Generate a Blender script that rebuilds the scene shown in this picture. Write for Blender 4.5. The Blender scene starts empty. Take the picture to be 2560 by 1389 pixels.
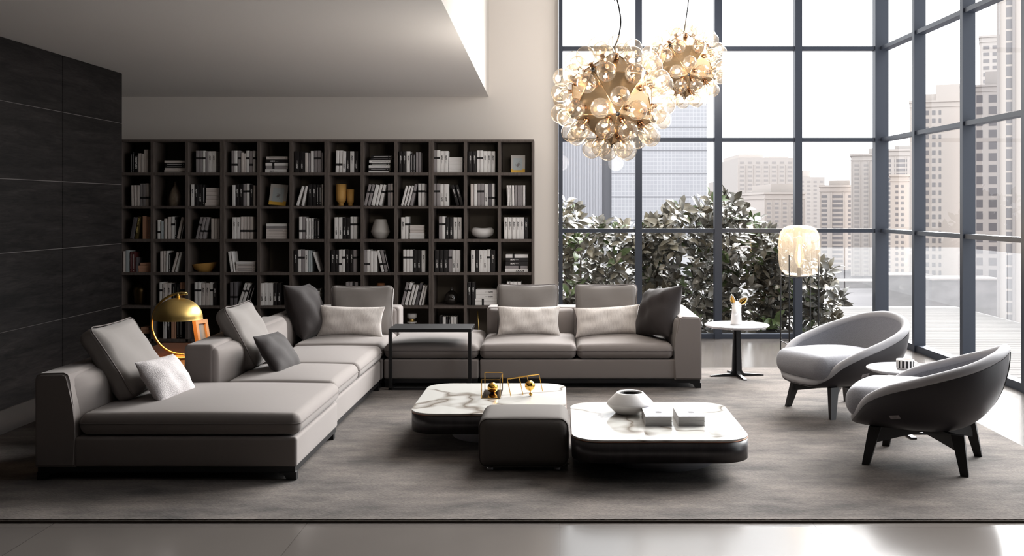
import bpy, bmesh, math, random
from mathutils import Vector, Matrix
PI = math.pi
R = math.radians
S = bpy.context.scene
C = S.collection

# ------------------------------------------------------------------ camera, sky, light, exposure
cam_d = bpy.data.cameras.new('camera')
cam_d.sensor_width = 36.0
cam_d.lens = 36.0                      # focal length 2560 px on a 2560 px wide frame
cam_d.shift_x = -120 / 2560
cam_d.shift_y = -177.5 / 2560
cam_d.clip_end = 1000
cam = bpy.data.objects.new('camera', cam_d)
cam.location = (0, 0, 1.5)
cam.rotation_euler = (R(90), 0, 0)
C.objects.link(cam)
S.camera = cam

w = bpy.data.worlds.new('overcast_sky')
S.world = w
w.use_nodes = True
bg = w.node_tree.nodes['Background']
bg.inputs[0].default_value = (0.97, 0.985, 1.0, 1)
bg.inputs[1].default_value = 2.6

# broad sun lamp added at back right to boost the overcast daylight
sl = bpy.data.lights.new('sky_boost_sun', 'SUN')
sl.energy = 25.0; sl.angle = R(50); sl.color = (1.0, 0.985, 0.965)
sun = bpy.data.objects.new('sky_boost_sun', sl)
sun.rotation_euler = Vector((-0.54, -0.80, -0.82)).to_track_quat('-Z', 'Y').to_euler()
sun.location = (9, 18, 9)
C.objects.link(sun)

S.view_settings.view_transform = 'Standard'
S.view_settings.look = 'None'
S.view_settings.gamma = 1
S.view_settings.use_curve_mapping = False
S.view_settings.exposure = 0.22
S.cycles.max_bounces = 10
S.cycles.diffuse_bounces = 5
S.cycles.glossy_bounces = 4
S.cycles.transparent_max_bounces = 24
S.cycles.transmission_bounces = 8
S.cycles.sample_clamp_indirect = 8
S.cycles.caustics_reflective = False
S.cycles.caustics_refractive = False

def portal(loc, rot, sx, sy):
    l = bpy.data.lights.new('daylight_portal', 'AREA')
    l.shape = 'RECTANGLE'; l.size = sx; l.size_y = sy
    l.cycles.is_portal = True
    o = bpy.data.objects.new('daylight_portal', l)
    o.location = loc; o.rotation_euler = rot
    C.objects.link(o)
portal((1.81, 11.95, 2.7), (R(-90), 0, 0), 3.7, 5.4)
portal((4.05, 8.2, 2.7), (R(90), 0, R(90)), 7.6, 5.4)

# ------------------------------------------------------------------ materials
def lin(v):
    v /= 255.0
    return v / 12.92 if v <= 0.04045 else ((v + 0.055) / 1.055) ** 2.4
def rgb(r, g, b): return (lin(r), lin(g), lin(b), 1)
MATS = {}
def nd(nt, kind, **kw):
    n = nt.nodes.new(kind)
    for k, v in kw.items():
        if hasattr(n, k): setattr(n, k, v)
        else: n.inputs[k].default_value = v
    return n
def mat(name, col, rough=0.5, metal=0.0, spec=0.5, coat=0.0, emit=None, estr=0.0, sheen=0.0, bump=None, var=None, aniso=0):
    """bump = (scale, strength, stretch xyz); var = (second colour, scale, stretch xyz, low, high)"""
    m = bpy.data.materials.new(name); m.use_nodes = True
    nt = m.node_tree; b = nt.nodes['Principled BSDF']
    b.inputs['Base Color'].default_value = col
    b.inputs['Roughness'].default_value = rough
    b.inputs['Metallic'].default_value = metal
    b.inputs['Specular IOR Level'].default_value = spec
    b.inputs['Coat Weight'].default_value = coat
    b.inputs['Coat Roughness'].default_value = 0.05
    b.inputs['Sheen Weight'].default_value = sheen
    b.inputs['Anisotropic'].default_value = aniso
    if emit:
        b.inputs['Emission Color'].default_value = emit
        b.inputs['Emission Strength'].default_value = estr
    if bump or var:
        tc = nt.nodes.new('ShaderNodeTexCoord')
    if var:
        c2, sc, st, lo, hi = var
        mp = nd(nt, 'ShaderNodeMapping', Scale=st)
        nt.links.new(tc.outputs['Object'], mp.inputs[0])
        nz = nd(nt, 'ShaderNodeTexNoise', Scale=sc, Detail=6.0, Roughness=0.6)
        nt.links.new(mp.outputs[0], nz.inputs['Vector'])
        cr = nt.nodes.new('ShaderNodeValToRGB')
        cr.color_ramp.elements[0].position = lo; cr.color_ramp.elements[0].color = col
        cr.color_ramp.elements[1].position = hi; cr.color_ramp.elements[1].color = c2
        nt.links.new(nz.outputs[0], cr.inputs[0])
        nt.links.new(cr.outputs[0], b.inputs['Base Color'])
    if bump:
        sc, stg, st = bump
        mp2 = nd(nt, 'ShaderNodeMapping', Scale=st)
        nt.links.new(tc.outputs['Object'], mp2.inputs[0])
        nz2 = nd(nt, 'ShaderNodeTexNoise', Scale=sc, Detail=4.0)
        nt.links.new(mp2.outputs[0], nz2.inputs['Vector'])
        bp = nd(nt, 'ShaderNodeBump', Strength=stg, Distance=0.004)
        nt.links.new(nz2.outputs[0], bp.inputs['Height'])
        nt.links.new(bp.outputs[0], b.inputs['Normal'])
    MATS[name] = m
    return m
U3 = (1, 1, 1)
cream = mat('cream_plaster', rgb(220, 214, 208), 0.85, spec=0.2)
plaster = mat('grey_plaster', rgb(238, 235, 232), 0.9, spec=0.15)
fabric = mat('grey_sofa_fabric', rgb(128, 121, 118), 0.85, spec=0.25, sheen=0.15, bump=(420, 0.10, U3))
fabric_seam = mat('grey_piping', rgb(112, 106, 104), 0.9, spec=0.2)
cushion_grey = mat('grey_cushion_fabric', rgb(132, 127, 124), 0.85, spec=0.25, sheen=0.15, bump=(300, 0.12, U3))
cushion_dark = mat('charcoal_cushion_velvet', rgb(46, 41, 41), 0.8, spec=0.3, sheen=0.1, bump=(18, 0.35, U3))
cushion_white = mat('ivory_ribbed_weave', rgb(226, 220, 216), 0.9, spec=0.2, bump=(260, 0.35, (1.6, 1, 0.25)), var=(rgb(204, 197, 193), 60, (2.0, 1, 0.2), 0.45, 0.7))
boucle = mat('white_boucle', rgb(208, 203, 203), 0.95, spec=0.1, bump=(160, 1.0, U3), var=(rgb(190, 185, 186), 140, U3, 0.4, 0.7))
black_metal = mat('black_metal', rgb(24, 24, 26), 0.45, metal=0.3)
black_leg = mat('black_stained_wood', rgb(26, 24, 25), 0.45)
brass = mat('brushed_brass', rgb(236, 204, 128), 0.38, metal=1.0, aniso=0.4)
gold = mat('polished_gold', rgb(226, 178, 92), 0.12, metal=1.0)
mirror_gold = mat('bronze_mirror_plate', rgb(120, 96, 60), 0.08, metal=1.0)
chrome_warm = mat('warm_lit_aluminium', rgb(176, 150, 118), 0.22, metal=0.85)  # warm bulb light is put into this aluminium base colour
steel = mat('brushed_grey_steel', rgb(196, 196, 202), 0.38, metal=0.35)
shelf_wood = mat('grey_brown_oak', rgb(98, 89, 84), 0.6, spec=0.35, var=(rgb(78, 70, 66), 14, (6, 6, 0.6), 0.35, 0.7), bump=(60, 0.15, (8, 8, 0.7)))
shelf_back = mat('dark_taupe_panel', rgb(104, 97, 88), 0.7, spec=0.2)
leather = mat('charcoal_leather', rgb(50, 47, 50), 0.5, spec=0.45, bump=(250, 0.08, U3))
chair_fabric = mat('light_grey_chair_wool', rgb(152, 152, 157), 0.9, spec=0.2, sheen=0.15, bump=(350, 0.35, U3), var=(rgb(132, 132, 138), 240, (1, 1, 1), 0.4, 0.65))
chair_rim = mat('pale_grey_chair_binding', rgb(172, 171, 174), 0.85, spec=0.2, bump=(350, 0.2, U3))
dark_felt = mat('charcoal_ottoman_fabric', rgb(84, 79, 76), 0.85, spec=0.25, bump=(380, 0.12, U3))
frame_blue = mat('slate_window_metal', rgb(50, 56, 68), 0.45, metal=0.0, spec=0.4)
white_ceramic = mat('matt_white_ceramic', rgb(232, 229, 227), 0.5)
grey_ceramic = mat('pale_grey_ceramic', rgb(190, 186, 181), 0.6)
yellow_ceramic = mat('ochre_ceramic', rgb(214, 166, 92), 0.6)
wood_warm = mat('walnut_veneer', rgb(92, 58, 38), 0.4, var=(rgb(70, 42, 28), 10, (1, 8, 8), 0.3, 0.7))
paper_white = mat('white_book_cover', rgb(232, 229, 227), 0.7)
paper_warm = mat('warm_white_book_cover', rgb(214, 205, 200), 0.7)
paper_grey = mat('grey_book_cover', rgb(150, 144, 145), 0.7)
paper_dgrey = mat('dark_grey_book_cover', rgb(98, 94, 97), 0.7)
paper_black = mat('black_book_cover', rgb(26, 23, 24), 0.5)
paper_salmon = mat('salmon_book_cover', rgb(206, 158, 130), 0.7)
paper_maroon = mat('maroon_book_cover', rgb(86, 36, 36), 0.6)
paper_olive = mat('olive_book_cover', rgb(74, 62, 26), 0.6)
paper_blue = mat('pale_blue_book_cover', rgb(176, 184, 186), 0.6)
page_mat = mat('book_pages', rgb(225, 218, 206), 0.9)
ink_black = mat('black_print', rgb(22, 20, 21), 0.7)
ink_white = mat('white_print', rgb(228, 226, 224), 0.7)
ink_grey = mat('grey_print', rgb(128, 124, 124), 0.7)
ink_gold = mat('gold_print', rgb(222, 200, 130), 0.6)
yellow_paper = mat('yellow_print', rgb(228, 182, 76), 0.7)
deck_mat = mat('pale_deck_board', rgb(98, 96, 95), 0.95, spec=0.05, var=(rgb(80, 79, 78), 6, (0.4, 14, 1), 0.35, 0.7))
ground_mat = mat('grey_city_ground', rgb(82, 80, 82), 0.95, spec=0.05, var=(rgb(76, 74, 77), 0.25, U3, 0.4, 0.65))

def glass_mat(name, tint, rough=0.0, refl=1.0, ior=1.45):
    """thin architectural glass: see-through with a fresnel reflection"""
    m = bpy.data.materials.new(name); m.use_nodes = True
    nt = m.node_tree; nt.nodes.clear()
    o = nt.nodes.new('ShaderNodeOutputMaterial')
    t = nd(nt, 'ShaderNodeBsdfTransparent', Color=tint)
    g = nd(nt, 'ShaderNodeBsdfGlossy', Roughness=rough)
    f = nd(nt, 'ShaderNodeFresnel', IOR=ior)
    ge = nt.nodes.new('ShaderNodeNewGeometry')
    mr = nd(nt, 'ShaderNodeMapRange'); mr.inputs['To Min'].default_value = ior; mr.inputs['To Max'].default_value = 1 / ior
    nt.links.new(ge.outputs['Backfacing'], mr.inputs['Value']); nt.links.new(mr.outputs[0], f.inputs['IOR'])
    mu = nd(nt, 'ShaderNodeMath', operation='MULTIPLY'); mu.inputs[1].default_value = refl
    x = nt.nodes.new('ShaderNodeMixShader')
    nt.links.new(f.outputs[0], mu.inputs[0]); nt.links.new(mu.outputs[0], x.inputs[0])
    nt.links.new(t.outputs[0], x.inputs[1]); nt.links.new(g.outputs[0], x.inputs[2])
    nt.links.new(x.outputs[0], o.inputs[0])
    return m
pane_glass = glass_mat('clear_window_glass', (0.97, 0.98, 0.99, 1), refl=0.3)

def blown_glass(name, tint, rim, body, milk, edge, rough=0.03):
    """thin blown glass: clear in the middle, denser and shinier towards its outline, faintly milky"""
    m = bpy.data.materials.new(name); m.use_nodes = True
    nt = m.node_tree; nt.nodes.clear()
    o = nt.nodes.new('ShaderNodeOutputMaterial')
    lw = nd(nt, 'ShaderNodeLayerWeight', Blend=0.5)
    pw = nd(nt, 'ShaderNodeMath', operation='POWER'); pw.inputs[1].default_value = 3.0
    nt.links.new(lw.outputs['Facing'], pw.inputs[0])
    tr = nd(nt, 'ShaderNodeBsdfTransparent', Color=tint)
    cm = nt.nodes.new('ShaderNodeMixRGB'); cm.inputs[1].default_value = tint; cm.inputs[2].default_value = rim
    nt.links.new(pw.outputs[0], cm.inputs[0]); nt.links.new(cm.outputs[0], tr.inputs['Color'])
    df = nd(nt, 'ShaderNodeBsdfDiffuse', Color=body)
    tl = nd(nt, 'ShaderNodeBsdfTranslucent', Color=body)
    dm = nd(nt, 'ShaderNodeMixShader'); dm.inputs[0].default_value = 0.5
    nt.links.new(df.outputs[0], dm.inputs[1]); nt.links.new(tl.outputs[0], dm.inputs[2])
    m1 = nd(nt, 'ShaderNodeMixShader'); 
    ma = nd(nt, 'ShaderNodeMath', operation='MULTIPLY_ADD'); ma.inputs[1].default_value = edge * 0.45; ma.inputs[2].default_value = milk
    nt.links.new(pw.outputs[0], ma.inputs[0]); nt.links.new(ma.outputs[0], m1.inputs[0])
    nt.links.new(tr.outputs[0], m1.inputs[1]); nt.links.new(dm.outputs[0], m1.inputs[2])
    gl = nd(nt, 'ShaderNodeBsdfGlossy', Roughness=rough)
    m2 = nd(nt, 'ShaderNodeMixShader')
    mb = nd(nt, 'ShaderNodeMath', operation='MULTIPLY_ADD'); mb.inputs[1].default_value = edge; mb.inputs[2].default_value = 0.05
    nt.links.new(pw.outputs[0], mb.inputs[0]); nt.links.new(mb.outputs[0], m2.inputs[0])
    nt.links.new(m1.outputs[0], m2.inputs[1]); nt.links.new(gl.outputs[0], m2.inputs[2])
    nt.links.new(m2.outputs[0], o.inputs[0])
    return m
rail_glass = blown_glass('pale_balustrade_glass', (0.94, 0.95, 0.96, 1), (0.8, 0.82, 0.84, 1), (0.75, 0.75, 0.76, 1), 0.11, 0.3)
bulb_glass = blown_glass('clear_bubble_glass', (0.95, 0.91, 0.85, 1), (0.30, 0.25, 0.20, 1), (0.80, 0.72, 0.62, 1), 0.05, 0.35)
amber_glass = blown_glass('amber_tinted_glass', (1.0, 0.97, 0.92, 1), (0.80, 0.70, 0.56, 1), (0.86, 0.78, 0.68, 1), 0.10, 0.35)
dark_glass = glass_mat('smoked_glass', (0.50, 0.47, 0.42, 1), 0.02, 1.5, 1.5)

def glow(name, col, s):
    return mat(name, (0, 0, 0, 1), 0.5, emit=col, estr=s)
filament_glow = glow('warm_filament', (1.0, 0.62, 0.28, 1), 12.0)
lamp_glow = glow('floor_lamp_filament', (1.0, 0.70, 0.38, 1), 22.0)

def wood_panel(name, c1, c2, groove_axis):
    m = bpy.data.materials.new(name); m.use_nodes = True
    nt = m.node_tree; b = nt.nodes['Principled BSDF']
    tc = nt.nodes.new('ShaderNodeTexCoord')
    mp = nd(nt, 'ShaderNodeMapping', Scale=groove_axis)
    nt.links.new(tc.outputs['Object'], mp.inputs[0])
    n1 = nd(nt, 'ShaderNodeTexNoise', Scale=3.0, Detail=8.0, Roughness=0.65, Distortion=0.8)
    nt.links.new(mp.outputs[0], n1.inputs['Vector'])
    wv = nd(nt, 'ShaderNodeTexNoise', Scale=14.0, Detail=6.0, Roughness=0.7, Distortion=1.5)
    nt.links.new(mp.outputs[0], wv.inputs['Vector'])
    mx = nd(nt, 'ShaderNodeMath', operation='MULTIPLY')
    nt.links.new(n1.outputs[0], mx.inputs[0]); nt.links.new(wv.outputs[0], mx.inputs[1])
    cr = nt.nodes.new('ShaderNodeValToRGB')
    cr.color_ramp.elements[0].position = 0.16; cr.color_ramp.elements[0].color = c1
    cr.color_ramp.elements[1].position = 0.42; cr.color_ramp.elements[1].color = c2
    nt.links.new(mx.outputs[0], cr.inputs[0]); nt.links.new(cr.outputs[0], b.inputs['Base Color'])
    b.inputs['Roughness'].default_value = 0.55
    b.inputs['Specular IOR Level'].default_value = 0.2
    bp = nd(nt, 'ShaderNodeBump', Strength=0.08, Distance=0.003)
    nt.links.new(n1.outputs[0], bp.inputs['Height']); nt.links.new(bp.outputs[0], b.inputs['Normal'])
    return m
dark_wood = wood_panel('black_oak_panel', rgb(5, 4, 4), rgb(46, 42, 42), (1, 0.3, 3.0))
apron_wood = wood_panel('black_brown_veneer', rgb(34, 31, 33), rgb(54, 49, 51), (6, 6, 0.5))
apron_wood.node_tree.nodes['Principled BSDF'].inputs['Specular IOR Level'].default_value = 0.6
apron_wood.node_tree.nodes['Principled BSDF'].inputs['Roughness'].default_value = 0.35
groove_grey = mat('panel_joint', rgb(116, 110, 108), 0.6)

def marble(name, base, vein, rough=0.08, sc=1.3):
    m = bpy.data.materials.new(name); m.use_nodes = True
    nt = m.node_tree; b = nt.nodes['Principled BSDF']
    tc = nt.nodes.new('ShaderNodeTexCoord')
    n0 = nd(nt, 'ShaderNodeTexNoise', Scale=sc, Detail=5.0, Roughness=0.55)
    nt.links.new(tc.outputs['Object'], n0.inputs['Vector'])
    ad = nd(nt, 'ShaderNodeVectorMath', operation='MULTIPLY_ADD')
    ad.inputs[1].default_value = (0.55, 0.55, 0.55)
    nt.links.new(n0.outputs[1], ad.inputs[0]); nt.links.new(tc.outputs['Object'], ad.inputs[2])
    n1 = nd(nt, 'ShaderNodeTexNoise', Scale=sc * 1.15, Detail=3.0, Roughness=0.5)
    nt.links.new(ad.outputs[0], n1.inputs['Vector'])
    s1 = nd(nt, 'ShaderNodeMath', operation='SUBTRACT'); s1.inputs[1].default_value = 0.5
    a1 = nd(nt, 'ShaderNodeMath', operation='ABSOLUTE')
    nt.links.new(n1.outputs[0], s1.inputs[0]); nt.links.new(s1.outputs[0], a1.inputs[0])
    cr = nt.nodes.new('ShaderNodeValToRGB')
    e = cr.color_ramp.elements
    e[0].position = 0.0; e[0].color = vein
    e[1].position = 0.022; e[1].color = base
    k = e.new(0.008); k.color = tuple(0.5 * (a + c) for a, c in zip(vein, base))
    nt.links.new(a1.outputs[0], cr.inputs[0]); nt.links.new(cr.outputs[0], b.inputs['Base Color'])
    b.inputs['Roughness'].default_value = rough
    b.inputs['Specular IOR Level'].default_value = 0.4
    return m
marble_top = marble('white_veined_marble', rgb(186, 185, 181), rgb(112, 103, 94), 0.1, 0.85)
marble_round = marble('pale_grey_marble', rgb(190, 190, 194), rgb(166, 166, 170), 0.2, 3)

# floor tiles: large format, thin joints, satin polish
def floor_mat():
    m = bpy.data.materials.new('grey_stone_floor'); m.use_nodes = True
    nt = m.node_tree; b = nt.nodes['Principled BSDF']
    tc = nt.nodes.new('ShaderNodeTexCoord')
    bk = nd(nt, 'ShaderNodeTexBrick', Scale=1.0)
    bk.inputs['Color1'].default_value = rgb(100, 95, 91); bk.inputs['Color2'].default_value = rgb(95, 90, 87)
    bk.inputs['Mortar'].default_value = rgb(78, 73, 70)
    bk.inputs['Mortar Size'].default_value = 0.002
    bk.inputs['Brick Width'].default_value = 1.2; bk.inputs['Row Height'].default_value = 1.2
    bk.offset = 0.0
    nt.links.new(tc.outputs['Object'], bk.inputs['Vector'])
    nz = nd(nt, 'ShaderNodeTexNoise', Scale=1.1, Detail=5.0)
    nt.links.new(tc.outputs['Object'], nz.inputs['Vector'])
    mx = nt.nodes.new('ShaderNodeMixRGB'); mx.blend_type = 'MULTIPLY'; mx.inputs[0].default_value = 0.35
    nt.links.new(bk.outputs[0], mx.inputs[1]); nt.links.new(nz.outputs[0], mx.inputs[2])
    nt.links.new(mx.outputs[0], b.inputs['Base Color'])
    b.inputs['Roughness'].default_value = 0.17
    b.inputs['Specular IOR Level'].default_value = 0.26
    return m
floor_m = floor_mat()
def rug_mat():
    m = bpy.data.materials.new('taupe_viscose_rug'); m.use_nodes = True
    nt = m.node_tree; b = nt.nodes['Principled BSDF']
    tc = nt.nodes.new('ShaderNodeTexCoord')
    n1 = nd(nt, 'ShaderNodeTexNoise', Scale=1.6, Detail=8.0, Roughness=0.7)
    mp = nd(nt, 'ShaderNodeMapping', Scale=(1, 2.2, 1))
    nt.links.new(tc.outputs['Object'], mp.inputs[0]); nt.links.new(mp.outputs[0], n1.inputs['Vector'])
    mp2 = nd(nt, 'ShaderNodeMapping', Scale=(60, 160, 60))
    nt.links.new(tc.outputs['Object'], mp2.inputs[0])
    n2 = nd(nt, 'ShaderNodeTexNoise', Scale=1.0, Detail=3.0)
    nt.links.new(mp2.outputs[0], n2.inputs['Vector'])
    c1 = nt.nodes.new('ShaderNodeValToRGB')
    c1.color_ramp.elements[0].position = 0.36; c1.color_ramp.elements[0].color = rgb(56, 51, 48)
    c1.color_ramp.elements[1].position = 0.64; c1.color_ramp.elements[1].color = rgb(106, 98, 93)
    nt.links.new(n1.outputs[0], c1.inputs[0])
    c2 = nt.nodes.new('ShaderNodeValToRGB')
    c2.color_ramp.elements[0].position = 0.25; c2.color_ramp.elements[0].color = (0.55, 0.55, 0.55, 1)
    c2.color_ramp.elements[1].position = 0.75; c2.color_ramp.elements[1].color = (1.35, 1.33, 1.3, 1)
    nt.links.new(n2.outputs[0], c2.inputs[0])
    mx = nt.nodes.new('ShaderNodeMixRGB'); mx.blend_type = 'MULTIPLY'; mx.inputs[0].default_value = 0.8
    nt.links.new(c1.outputs[0], mx.inputs[1]); nt.links.new(c2.outputs[0], mx.inputs[2])
    nt.links.new(mx.outputs[0], b.inputs['Base Color'])
    b.inputs['Roughness'].default_value = 0.9; b.inputs['Specular IOR Level'].default_value = 0.15
    b.inputs['Sheen Weight'].default_value = 0.1
    bp = nd(nt, 'ShaderNodeBump', Strength=0.6, Distance=0.008)
    nt.links.new(n2.outputs[0], bp.inputs['Height']); nt.links.new(bp.outputs[0], b.inputs['Normal'])
    return m
rug_m = rug_mat()

# ------------------------------------------------------------------ mesh helpers
def link(o, parent=None):
    C.objects.link(o)
    if parent is not None: o.parent = parent
    return o
def obj(name, bm, m, parent=None, smooth=False, loc=None, rot=None, mtx=None):
    me = bpy.data.meshes.new(name)
    bmesh.ops.recalc_face_normals(bm, faces=bm.faces)
    bm.to_mesh(me); bm.free()
    for mm in (m if isinstance(m, (list, tuple)) else [m]): me.materials.append(mm)
    if smooth:
        me.polygons.foreach_set('use_smooth', [True] * len(me.polygons))
        if smooth == 2: me.set_sharp_from_angle(angle=R(38))
    o = bpy.data.objects.new(name, me)
    if loc: o.location = loc
    if rot: o.rotation_euler = rot
    if mtx is not None: o.matrix_local = mtx
    return link(o, parent)
def tag(o, label=None, cat=None, group=None, kind=None):
    if label: o['label'] = label
    if cat: o['category'] = cat
    if group: o['group'] = group
    if kind: o['kind'] = kind
    return o
def thing(name, label, cat, loc=(0, 0, 0), rz=0, group=None, kind=None):
    o = bpy.data.objects.new(name, None)
    o.empty_display_size = 0.1
    o.location = loc; o.rotation_euler = (0, 0, rz)
    link(o)
    return tag(o, label, cat, group, kind)
def B(): return bmesh.new()
def box(bm, x0, x1, y0, y1, z0, z1, mi=0, mtx=None, bev=0.0):
    co = [(x, y, z) for z in (z0, z1) for y in (y0, y1) for x in (x0, x1)]
    v = [bm.verts.new(Vector(c) if mtx is None else mtx @ Vector(c)) for c in co]
    fs = []
    for f in ((0, 2, 3, 1), (4, 5, 7, 6), (0, 1, 5, 4), (2, 6, 7, 3), (0, 4, 6, 2), (1, 3, 7, 5)):
        k = bm.faces.new([v[i] for i in f]); k.material_index = mi; fs.append(k)
    if bev:
        es = list({e for f in fs for e in f.edges})
        bmesh.ops.bevel(bm, geom=es, offset=bev, segments=2, affect='EDGES', profile=0.6)
    return bm
def prism(bm, pts, y0, y1, mi=0, axis='y'):
    """polygon pts in (x, z) swept along y, or in (x, y) swept along z"""
    def P(p, t): return (p[0], t, p[1]) if axis == 'y' else ((p[0], p[1], t) if axis == 'z' else (t, p[0], p[1]))
    a = [bm.verts.new(P(p, y0)) for p in pts]; b = [bm.verts.new(P(p, y1)) for p in pts]
    n = len(pts)
    fs = [bm.faces.new(a), bm.faces.new(b[::-1])]
    for i in range(n): fs.append(bm.faces.new((a[i], b[i], b[(i + 1) % n], a[(i + 1) % n])))
    for f in fs: f.material_index = mi
    return fs
def lathe(bm, prof, n=32, cx=0, cy=0, cz=0, mi=0, fx=1, fy=1):
    rings = []
    for r, z in prof:
        if r < 1e-5: rings.append([bm.verts.new((cx, cy, cz + z))])
        else: rings.append([bm.verts.new((cx + fx * r * math.cos(2 * PI * i / n), cy + fy * r * math.sin(2 * PI * i / n), cz + z)) for i in range(n)])
    for a, b in zip(rings, rings[1:]):
        for i in range(n):
            j = (i + 1) % n
            if len(a) == 1 and len(b) == 1: break
            if len(a) == 1: f = bm.faces.new((a[0], b[i], b[j]))
            elif len(b) == 1: f = bm.faces.new((a[i], a[j], b[0]))
            else: f = bm.faces.new((a[i], a[j], b[j], b[i]))
            f.material_index = mi
    return bm
def tube(bm, pts, rad, n=10, closed=False, cap=True, mi=0, up=None, flat=1.0):
    """swept tube; rad a number or list"""
    pts = [Vector(p) for p in pts]; N = len(pts)
    rr = rad if isinstance(rad, (list, tuple)) else [rad] * N
    prev = None; rings = []
    for i, p in enumerate(pts):
        if closed: t = (pts[(i + 1) % N] - pts[i - 1])
        else: t = pts[min(i + 1, N - 1)] - pts[max(i - 1, 0)]
        t.normalize()
        if prev is None:
            ref = Vector(up) if up else (Vector((0, 0, 1)) if abs(t.z) < 0.9 else Vector((1, 0, 0)))
            u = (ref - t * ref.dot(t)).normalized()
        else:
            u = (prev - t * prev.dot(t)).normalized()
        prev = u; v = t.cross(u)
        rings.append([bm.verts.new(p + (u * math.cos(2 * PI * k / n) * flat + v * math.sin(2 * PI * k / n)) * rr[i]) for k in range(n)])
    M = N if closed else N - 1
    for i in range(M):
        a, b = rings[i], rings[(i + 1) % N]
        for k in range(n):
            f = bm.faces.new((a[k], a[(k + 1) % n], b[(k + 1) % n], b[k])); f.material_index = mi
    if cap and not closed:
        bm.faces.new(rings[0][::-1]).material_index = mi; bm.faces.new(rings[-1]).material_index = mi
    return bm
def bar(bm, a, b, w, d=None, mi=0, up=(0, 0, 1)):
    """square bar from a to b, section w by d"""
    d = d or w
    a = Vector(a); b = Vector(b); t = (b - a).normalized()
    ref = Vector(up)
    if abs(t.dot(ref)) > 0.95: ref = Vector((1, 0, 0)) if abs(t.x) < 0.9 else Vector((0, 1, 0))
    u = t.cross(ref).normalized(); v = u.cross(t)
    vs = []
    for p in (a, b):
        for su, sv in ((-1, -1), (1, -1), (1, 1), (-1, 1)):
            vs.append(bm.verts.new(p + u * su * w / 2 + v * sv * d / 2))
    for f in ((3, 2, 1, 0), (4, 5, 6, 7), (0, 1, 5, 4), (1, 2, 6, 5), (2, 3, 7, 6), (3, 0, 4, 7)):
        bm.faces.new([vs[i] for i in f]).material_index = mi
    return bm
def axis_steps(a, r, n, k=4):
    inner = a - r
    e = [inner + r * math.tan(PI / 4 * i / k) for i in range(1, k + 1)]
    m = [-inner + 2 * inner * i / n for i in range(n + 1)]
    return [-x for x in reversed(e)] + m + e
def rbox(bm, x0, x1, y0, y1, z0, z1, r, n=6, fn=None, mi=0):
    """rounded box, optionally deformed by fn(u, v, w, p) with u, v, w in -1..1"""
    c = Vector(((x0 + x1) / 2, (y0 + y1) / 2, (z0 + z1) / 2))
    h = ((x1 - x0) / 2, (y1 - y0) / 2, (z1 - z0) / 2)
    rs = [min(r, hh * 0.98) for hh in h]
    ax = [axis_steps(h[i], rs[i], n) for i in range(3)]
    L = [len(a) for a in ax]
    vd = {}
    def V(i, j, k):
        key = (i, j, k)
        if key not in vd:
            p = Vector((ax[0][i], ax[1][j], ax[2][k]))
            q = Vector([max(-(h[d] - rs[d]), min(h[d] - rs[d], p[d])) for d in range(3)])
            e = Vector([(p[d] - q[d]) / rs[d] for d in range(3)])
            if e.length > 1e-9: e = e / e.length * max(abs(e.x), abs(e.y), abs(e.z))
            p = Vector([q[d] + e[d] * rs[d] for d in range(3)])
            if fn: p = Vector(fn(*[max(-1.0, min(1.0, p[d] / h[d])) for d in range(3)], p))
            vd[key] = bm.verts.new(c + p)
        return vd[key]
    def grid(A, Bn, fixed, which):
        for i in range(A - 1):
            for j in range(Bn - 1):
                q = []
                for di, dj in ((0, 0), (1, 0), (1, 1), (0, 1)):
                    idx = [i + di, j + dj]
                    t = {0: (fixed, idx[0], idx[1]), 1: (idx[0], fixed, idx[1]), 2: (idx[0], idx[1], fixed)}[which]
                    q.append(V(*t))
                bm.faces.new(q).material_index = mi
    for f in (0, L[0] - 1): grid(L[1], L[2], f, 0)
    for f in (0, L[1] - 1): grid(L[0], L[2], f, 1)
    for f in (0, L[2] - 1): grid(L[0], L[1], f, 2)
    return bm
def crown(amount, hh):
    def f(u, v, w, p):
        k = (1 - u * u) * (1 - v * v)
        if w > 0: p = Vector((p.x, p.y, p.z + amount * k * w))
        return p
    return f
def sphere(bm, c, r, n=16, m=10, mi=0, sx=1, sy=1, sz=1):
    prof = [(r * math.sin(PI * i / m), -r * math.cos(PI * i / m)) for i in range(m + 1)]
    prof = [(0 if i in (0, m) else a, b * sz) for i, (a, b) in enumerate(prof)]
    return lathe(bm, prof, n, c[0], c[1], c[2], mi, sx, sy)
def text_mesh(parts, name):
    """parts = [(string, size, offset, x)] -> one mesh in the XY plane"""
    bm = B()
    for s, size, off, x in parts:
        cu = bpy.data.curves.new('t', 'FONT'); cu.body = s; cu.size = size; cu.offset = off
        cu.align_x = 'LEFT'; cu.align_y = 'CENTER'; cu.resolution_u = 2
        o = bpy.data.objects.new('t', cu); C.objects.link(o)
        dg = bpy.context.evaluated_depsgraph_get(); dg.update()
        me = bpy.data.meshes.new_from_object(o.evaluated_get(dg))
        me.transform(Matrix.Translation((x, 0, 0)))
        bm.from_mesh(me)
        bpy.data.objects.remove(o); bpy.data.curves.remove(cu); bpy.data.meshes.remove(me)
    me = bpy.data.meshes.new(name)
    bm.to_mesh(me); bm.free()
    return me
F = 2560.0
def gx(px, Y): return (px - 1400) * Y / F
def gz(py, Y): return 1.5 - (py - 517) * Y / F
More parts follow.
